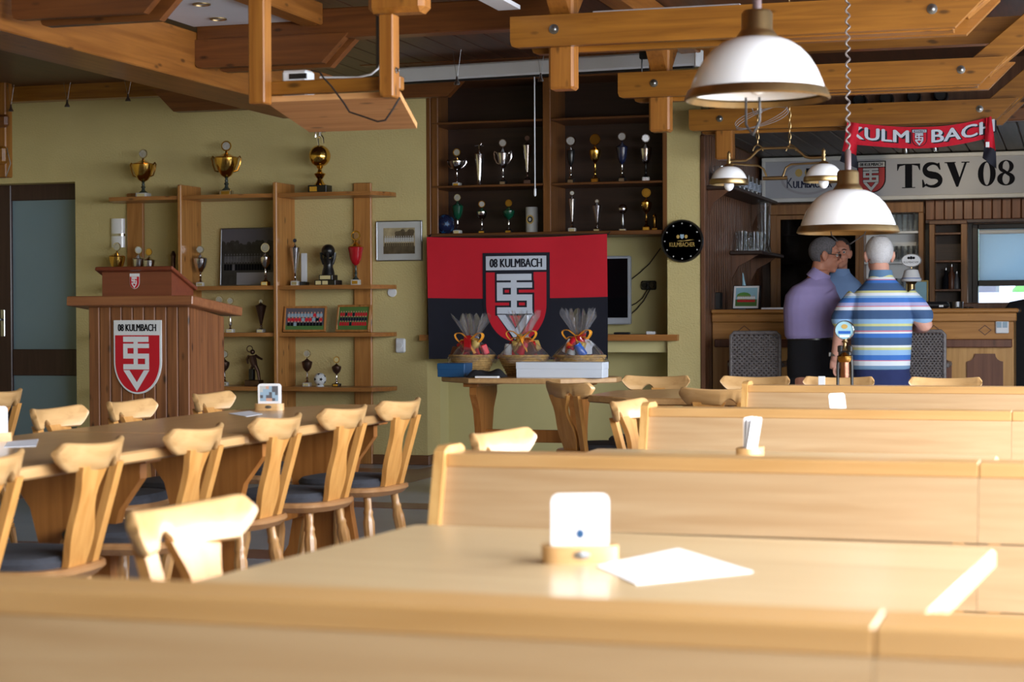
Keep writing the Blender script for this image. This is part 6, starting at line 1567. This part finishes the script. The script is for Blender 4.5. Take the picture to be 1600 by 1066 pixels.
# wall shelf with glasses on the bar's left wall and the row of printed glasses above
def wallshelf(y0, y1, z, dpt, label):
    t = thing('wall_shelf', label, 'shelf', (XP1 + .018, (y0 + y1) / 2, z)); l = (y1 - y0) / 2
    MB().bbox(0, dpt, -l, l, -.03, 0, b=.006).build('shelf_board', 'cabdark', t)
    for y in (-l + .1, l - .1): MB().prism([(0, -.03), (dpt * .8, -.03), (dpt * .55, -.07), (dpt * .2, -.12), (.0, -.22)], 'y', y - .012, y + .012).build('bracket', 'cladding', t)
    return t
ya, yb_ = 14.35, 15.45; zs_ = ZY(1175, 394, 14.7)
wallshelf(ya, yb_, zs_, .26, 'small dark wall shelf with bracket carrying glasses on the left bar wall')
for k in range(6): beerglass(XP1 + .08 + .08 * (k % 2), ya + .15 + .1 * k, zs_, 'beer mug on the small dark wall shelf, %s from the front' % ORD[k], 'beer mugs on the small wall shelf', .16, .042, True)
t = thing('glass_boot', 'tall glass boot on the small dark wall shelf', 'glass', (XP1 + .15, yb_ - .25, zs_)); MB().lathe([(.0, 0), (.06, 0), (.062, .02), (.05, .07), (.05, .16), (.06, .42), (.054, .42), (.045, .16), (.045, .08), (0, .03)], seg=18).build('shaft', 'glass', t, 60); MB().ell((.0, -.06, .035), (.04, .08, .035), seg=14, rings=8).build('toe', 'glass', t)
z2 = ZY(1150, 292, 13.6)
wallshelf(13.38, 15.5, z2, .2, 'upper dark wall shelf with a row of printed glasses on the left bar wall')
for k in range(9):
    y = 13.5 + .2 * k; t = beerglass(XP1 + .1, y, z2, 'printed beer glass on the upper bar shelf, %s from the front' % ORD[k], 'printed glasses on the upper bar shelf', .15, .05); 
    MB().lathe([(.0475, .05), (.0505, .11)], seg=14).build('printed_band', 'greyband', t, 60)
# black chair right of the bar
t = thing('black_armchair', 'black high backed chair behind the right end of the bar', 'chair', (XY(1562, 14.35) + .29, 14.35, 0))
MB().loft([(0, 0, .42, .26, .06), (0, 0, .7, .29, .07), (0, .02, 1.0, .29, .075), (0, .03, 1.15, .27, .07), (0, .035, 1.22, .22, .05), (0, .035, 1.24, .12, .03)], seg=28).build('backrest', 'blackmat', t)
MB().bbox(-.27, .27, -.02, .5, .36, .46, b=.04).build('seat', 'blackmat', t)
for s in (-1, 1):
    MB().bbox(s * .29 - .03, s * .29 + .03, .0, .42, .62, .67, b=.02).build('armrest', 'blackmat', t); MB().bbox(s * .24 - .02, s * .24 + .02, .0, .04, 0, .4, b=.006).build('leg', 'black', t); MB().bbox(s * .24 - .02, s * .24 + .02, .42, .46, 0, .4, b=.006).build('leg', 'black', t)

# ------------------------------------------------------------------ people
def head_solid(mb, T, k=1.0):
    def E(c, r): mb.ell(tuple(q * k for q in c), tuple(q * k for q in r), seg=24, rings=16, T=T)
    E((0, -.012, .032), (.074, .094, .088)); E((0, .022, -.045), (.060, .066, .064)); E((0, .062, -.088), (.028, .026, .022))
    E((0, .066, .040), (.052, .026, .022)); E((.033, .060, -.018), (.026, .026, .022)); E((-.033, .060, -.018), (.026, .026, .022))
    E((0, .078, -.060), (.026, .018, .020))
    mb.tube([T @ Vector((0, .084 * k, .022 * k)), T @ Vector((0, .100 * k, -.006 * k)), T @ Vector((0, .108 * k, -.026 * k)), T @ Vector((0, .088 * k, -.036 * k))], [.009 * k, .012 * k, .016 * k, .012 * k], 10)
    for s in (-1, 1): E((s * .076, -.008, -.004), (.012, .022, .036)); E((s * .085, -.018, .004), (.010, .017, .028))
    mb.tube([T @ Vector((0, -.02 * k, -.05 * k)), T @ Vector((0, -.03 * k, -.12 * k)), T @ Vector((0, -.045 * k, -.19 * k))], [.056 * k, .055 * k, .066 * k], 18)
def hair(parent, T, mat, keep, k=1.0, grow=1.045):
    m = MB(); b = MB(); b.ell((0, -.012 * k, .032 * k), (.076 * k * grow, .097 * k * grow, .090 * k * grow), seg=40, rings=28)
    b.v = [Vector(v) for v in b.v]
    fs = [f for f in b.f if keep(sum((b.v[i] for i in f), Vector()) / len(f) / k)]
    used = sorted({i for f in fs for i in f}); ix = {o: n for n, o in enumerate(used)}
    rr = random.Random(2)
    vs = [T @ (b.v[i] * (1 + rr.uniform(-.012, .012))) for i in used]
    m._add(vs, [tuple(ix[i] for i in f) for f in fs]); o = m.build('hair', mat, parent, 80)
    sm = o.modifiers.new('thick', 'SOLIDIFY'); sm.thickness = .008; sm.offset = 0
    return o
def face(parent, T, k=1.0, brow='hairgrey'):
    def W(x, y, z): return T @ Vector((x * k, y * k, z * k))
    for s in (-1, 1):
        e = MB().ell((s * .031 * k, .0765 * k, .012 * k), .0105 * k, seg=14, rings=10, T=T).build('eye', 'eye', parent)
        MB().ell((s * .031 * k, .0850 * k, .012 * k), (.006 * k, .004 * k, .006 * k), seg=10, rings=8, T=T).build('iris', 'ink', e)
        MB().tube([W(s * .016, .092, .030), W(s * .032, .092, .035), W(s * .050, .082, .029)], [.003 * k, .0045 * k, .003 * k], 6).build('eyebrow', brow, parent)
    MB().tube([W(-.024, .088, -.060), W(0, .098, -.057), W(.024, .088, -.060)], [.003 * k, .0055 * k, .003 * k], 8).build('lips', 'lip', parent)
def hand(mb, wrist, tip, thumb, k=1.0):
    """wrist -> tip direction, thumb: side vector; relaxed, slightly curled"""
    w, t = Vector(wrist), Vector(tip); d = (t - w).normalized(); s = Vector(thumb); s = (s - d * s.dot(d)).normalized(); n = d.cross(s)
    mb.tube([w, w + d * .03 * k, w + d * .085 * k], [.026 * k, .036 * k, .038 * k], 12, flat=.55)
    for i, (o, l) in enumerate(((.030, .070), (.010, .080), (-.010, .075), (-.029, .058))):
        b = w + d * .075 * k + s * o * k; P = [b, b + d * .03 * k, b + d * l * .6 * k + n * .008 * k + d * .01 * k, b + d * l * k * .9 + n * .026 * k]
        mb.tube(P, [.0095 * k, .009 * k, .0085 * k, .0065 * k], 8)
    b = w + d * .03 * k + s * .026 * k
    mb.tube([b, b + s * .025 * k + d * .025 * k, b + s * .03 * k + d * .058 * k + n * .01 * k], [.013 * k, .011 * k, .008 * k], 8)
def limb(mb, pts, rad, seg=16):
    P = [Vector(p) for p in pts]; Q = []; Rr = []
    for i in range(len(P) - 1):
        for k in range(6): u = k / 6; Q.append(P[i].lerp(P[i + 1], u)); Rr.append(rad[i] * (1 - u) + rad[i + 1] * u)
    Q.append(P[-1]); Rr.append(rad[-1]); mb.tube(Q, Rr, seg); mb.ell(Q[-1], Rr[-1], seg=14, rings=10)
def shoes(t, spots):
    for x, y, a in spots:
        T = Matrix.Translation((x, y, 0)) @ Matrix.Rotation(a, 4, 'Z'); m = MB(); m.loft([(0, .05, 0, .05, .14), (0, .05, .03, .05, .14), (0, .03, .06, .045, .11), (0, -.02, .1, .04, .055)], seg=20); m.v = [T @ v for v in m.v]; m.build('shoe', 'black', t)
PSX = .006; M['polocollar'] = plain('polo_collar', srgb(96, 132, 170), .8)
# --- old man in the striped polo shirt, back to the camera
YO = 12.6; p = atY(1377, 500, YO)
t = thing('person', 'white haired person in a blue, white and yellow striped polo shirt, back to the camera', 'person', (p.x, YO, 0), R(6))
TH = Matrix.Translation((-.015, .035, 1.522)) @ Matrix.Rotation(R(10), 4, 'Z') @ Matrix.Rotation(R(-4), 4, 'X')
b = MB(); head_solid(b, TH, 1.12)
b.loft([(0, 0, .45, .15, .10), (0, 0, .8, .165, .115), (0, 0, 1.1, .175, .12), (0, 0, 1.22, .15, .09), (0, .0, 1.31, .085, .07), (0, .005, 1.42, .060, .060)])
limb(b, [(-.16, .0, 1.225), (-.268, -.01, 1.05), (-.305, .05, .84)], [.05, .045, .030]); hand(b, (-.305, .05, .85), (-.31, .085, .66), (.25, 1, 0), 1.0)
limb(b, [(.16, .0, 1.225), (.285, -.03, 1.06), (.235, .22, 1.04)], [.05, .052, .034]); hand(b, (.235, .21, 1.04), (.12, .36, 1.06), (0, 0, 1), 1.0)
for s in (-1, 1): limb(b, [(s * .09, 0, .78), (s * .10, 0, .44), (s * .11, -.01, .07)], [.08, .055, .04])
remesh(b, 'body', 'skin', t, PSX, 4)
hair(t, TH, 'hairwhite', lambda c: c.z > -.075 and c.y < .015 + .22 * (c.z - .02) * (1 if c.z > 0.02 else .3) and not (abs(c.x) > .058 and c.z < -.02) and not (abs(c.x) < .035 and c.z > .112 and c.y > -.06), 1.12)
face(t, TH, 1.12, 'hairwhite')
s = MB()
s.loft([(-.004, 0, .765, .192, .148), (-.004, 0, .80, .194, .150), (0, 0, .95, .200, .156), (0, 0, 1.08, .205, .152), (0, 0, 1.17, .205, .142), (0, -.005, 1.24, .198, .128), (0, -.008, 1.29, .168, .112), (0, -.008, 1.33, .128, .098), (0, -.008, 1.362, .098, .086), (0, -.004, 1.392, .076, .074), (0, 0, 1.41, .070, .070)])
limb(s, [(-.155, 0, 1.245), (-.225, -.005, 1.17), (-.262, -.01, 1.105)], [.078, .074, .071]); limb(s, [(.155, 0, 1.25), (.228, -.012, 1.18), (.268, -.02, 1.125)], [.078, .076, .074])
cw_, cb_, cn_, cy_, cr_, cl2, cg_ = srgb(228, 234, 244), srgb(62, 118, 200), srgb(62, 92, 136), srgb(212, 214, 150), srgb(214, 120, 140), srgb(150, 190, 230), srgb(116, 150, 184)
clv = srgb(176, 176, 220)
bands = [(.74, cg_), (.793, cw_), (.822, cr_), (.829, cb_), (.862, cl2), (.896, cy_), (.912, cw_), (.926, cn_), (.977, cb_), (1.007, cw_), (1.018, cr_), (1.025, cg_), (1.054, cy_), (1.07, cl2), (1.101, cn_), (1.161, cw_), (1.184, cr_), (1.190, clv), (1.212, cb_), (1.242, cl2), (1.255, cw_), (1.275, cy_), (1.289, cn_), (1.34, cb_), (1.361, cr_), (1.367, cw_), (1.380, cy_), (1.395, cg_), (1.46, cg_)]
M['polo'] = stripes_z('striped_polo', bands)
remesh(s, 'polo_shirt', 'polo', t, .008, 5)
m = MB(); m.lathe([(.082, 1.375), (.080, 1.40), (.073, 1.43), (.066, 1.425), (.072, 1.39)], seg=26, c=(-.003, -.002, 0)); m.build('collar', 'polocollar', t, 60)
s = MB(); s.loft([(0, 0, .50, .17, .125), (0, 0, .62, .185, .14), (0, 0, .78, .188, .14), (0, 0, .82, .185, .138)])
for q in (-1, 1): limb(s, [(q * .092, 0, .72), (q * .102, 0, .42)], [.105, .092])
remesh(s, 'shorts', 'jeans', t, .009, 4)
m = MB(); T = Matrix.Translation((-.304, .046, .865)); m.lathe([(.036, -.012), (.038, 0), (.036, .012), (.03, .012), (.03, -.012)], seg=18, T=T, sy=.9); m.bbox(-.045, -.03, -.016, .016, -.016, .016, b=.004, T=T); m.build('wristwatch', 'steel', t)
shoes(t, ((-.11, 0, .1), (.11, 0, -.1)))
# --- man in the lavender shirt, face in profile to the right
YM = 12.98; p = atY(1265, 500, YM)
t = thing('person', 'person with glasses and dark grey hair in a lavender shirt, face in profile', 'person', (p.x, YM, 0), 0)
TH = Matrix.Translation((.104, .03, 1.542)) @ Matrix.Rotation(R(-76), 4, 'Z') @ Matrix.Rotation(R(-7), 4, 'X')
b = MB(); head_solid(b, TH, 1.02)
b.loft([(.01, 0, .5, .13, .11), (.01, 0, .9, .14, .115), (.01, 0, 1.15, .15, .12), (.03, 0, 1.3, .14, .11), (.055, .0, 1.38, .08, .07), (.075, .01, 1.44, .06, .06)])
limb(b, [(.13, -.05, 1.28), (.185, .02, 1.08), (.20, .30, 1.12)], [.05, .042, .03]); hand(b, (.20, .29, 1.12), (.20, .46, 1.16), (-1, 0, .2))
limb(b, [(-.10, .10, 1.28), (-.06, .24, 1.08), (.08, .38, 1.1)], [.05, .042, .03]); hand(b, (.07, .37, 1.1), (.2, .46, 1.12), (0, 0, 1))
for s_ in (-.07, .09): limb(b, [(s_, 0, .8), (s_, 0, .46), (s_, .0, .08)], [.075, .055, .04])
remesh(b, 'body', 'skin2', t, PSX, 4)
hair(t, TH, 'hairgrey', lambda c: c.z > -.06 and (c.y < .045 + .25 * (c.z - .06) if c.z > .06 else c.y < (.03 if c.z > .01 else -.03)) and not (abs(c.x) > .06 and c.z < -.0 and c.y > -.045), 1.02)
face(t, TH, 1.02)
m = MB()
def W(x, y, z): return TH @ Vector((x, y, z))
for q in (-1, 1):
    m.tube([W(q * .033 + .021 * math.cos(2 * PI * k / 16), .102, .010 + .015 * math.sin(2 * PI * k / 16)) for k in range(16)], .0022, 6, closed=True)
    m.tube([W(q * .054, .100, .014), W(q * .074, .05, .014), W(q * .082, -.01, .012)], .0024, 6)
m.tube([W(-.012, .104, .014), W(0, .112, .016), W(.012, .104, .014)], .002, 6); m.build('glasses', 'darkplastic', t)
s = MB()
s.loft([(.0, 0, .955, .150, .125), (.0, 0, .985, .172, .145), (.0, 0, 1.06, .178, .152), (.002, 0, 1.18, .184, .155), (.012, 0, 1.27, .180, .145), (.03, 0, 1.33, .150, .12), (.048, 0, 1.36, .108, .09), (.058, .003, 1.385, .082, .075), (.062, .005, 1.395, .068, .066)])
limb(s, [(.105, -.05, 1.285), (.155, -.02, 1.18), (.19, .03, 1.09), (.2, .2, 1.11)], [.085, .082, .07, .06]); limb(s, [(-.09, .07, 1.28), (-.08, .2, 1.12), (.02, .32, 1.1)], [.085, .07, .06])
remesh(s, 'shirt', 'lavender', t, .008, 5)
m = MB(); T = Matrix.Translation((.066, .004, 1.398)) @ Matrix.Rotation(R(30), 4, 'Y'); m.lathe([(.086, -.03), (.078, .01), (.068, .042), (.060, .035), (.07, .0)], seg=26, T=T); m.build('collar', 'lavender', t, 60)
s = MB(); s.loft([(.01, 0, .7, .155, .125), (.008, 0, .85, .163, .135), (.005, 0, .95, .158, .13), (.003, 0, .985, .152, .126)])
for q in (-.07, .09): limb(s, [(q, 0, .82), (q, 0, .46), (q, 0, .08)], [.092, .078, .06])
remesh(s, 'trousers', 'trouser', t, .009, 4)
m = MB(); m.loft([(.004, 0, .958, .162, .134), (.004, 0, .982, .160, .132)], seg=28); m.build('belt', 'black', t)
shoes(t, ((-.07, .02, -.6), (.09, 0, -.8)))
# --- person behind the bar in a pale blue shirt
YP = 14.55; p = atY(1313, 500, YP)
t = thing('person', 'dark haired person in a pale blue shirt behind the bar, facing the camera', 'person', (p.x, YP, 0), R(184))
TH = Matrix.Translation((0, .02, 1.60)) @ Matrix.Rotation(R(2), 4, 'Z')
b = MB(); head_solid(b, TH, 1.0)
b.loft([(0, 0, .6, .14, .1), (0, 0, 1.0, .15, .11), (0, 0, 1.25, .165, .10), (0, 0, 1.38, .14, .085), (0, -.01, 1.46, .07, .065)])
for q in (-1, 1): limb(b, [(q * .18, 0, 1.36), (q * .23, .0, 1.1), (q * .21, .10, .90)], [.05, .042, .03]); hand(b, (q * .21, .10, .90), (q * .2, .14, .72), (0, 1, 0)); limb(b, [(q * .08, 0, .8), (q * .085, 0, .45), (q * .09, 0, .07)], [.08, .055, .04])
remesh(b, 'body', 'skin2', t, .007, 4)
hair(t, TH, 'hairdark', lambda c: c.z > -.05 and (c.y < .05 if c.z > .075 else c.y < -.0) and not (abs(c.x) > .06 and c.z < 0), 1.0)
face(t, TH, 1.0, 'hairdark')
s = MB(); s.loft([(0, 0, .85, .175, .13), (0, 0, 1.1, .185, .135), (0, 0, 1.28, .2, .125), (0, 0, 1.38, .155, .10), (0, -.005, 1.43, .1, .08), (0, -.008, 1.46, .072, .068)])
for q in (-1, 1): limb(s, [(q * .165, 0, 1.355), (q * .22, .01, 1.2), (q * .235, .02, 1.12)], [.075, .068, .064])
remesh(s, 'shirt', 'paleblue', t, .009, 5)
m = MB(); m.lathe([(.084, 1.43), (.078, 1.455), (.068, 1.485), (.062, 1.48), (.07, 1.45)], seg=26, c=(0, -.005, 0)); m.build('collar', 'paleblue', t, 60)
s = MB(); s.loft([(0, 0, .7, .15, .12), (0, 0, .9, .16, .125), (0, 0, .95, .155, .12)])
for q in (-1, 1): limb(s, [(q * .08, 0, .78), (q * .085, 0, .45), (q * .09, 0, .08)], [.09, .075, .06])
remesh(s, 'trousers', 'trouser', t, .01, 4); shoes(t, ((-.09, 0, 0), (.09, 0, 0)))
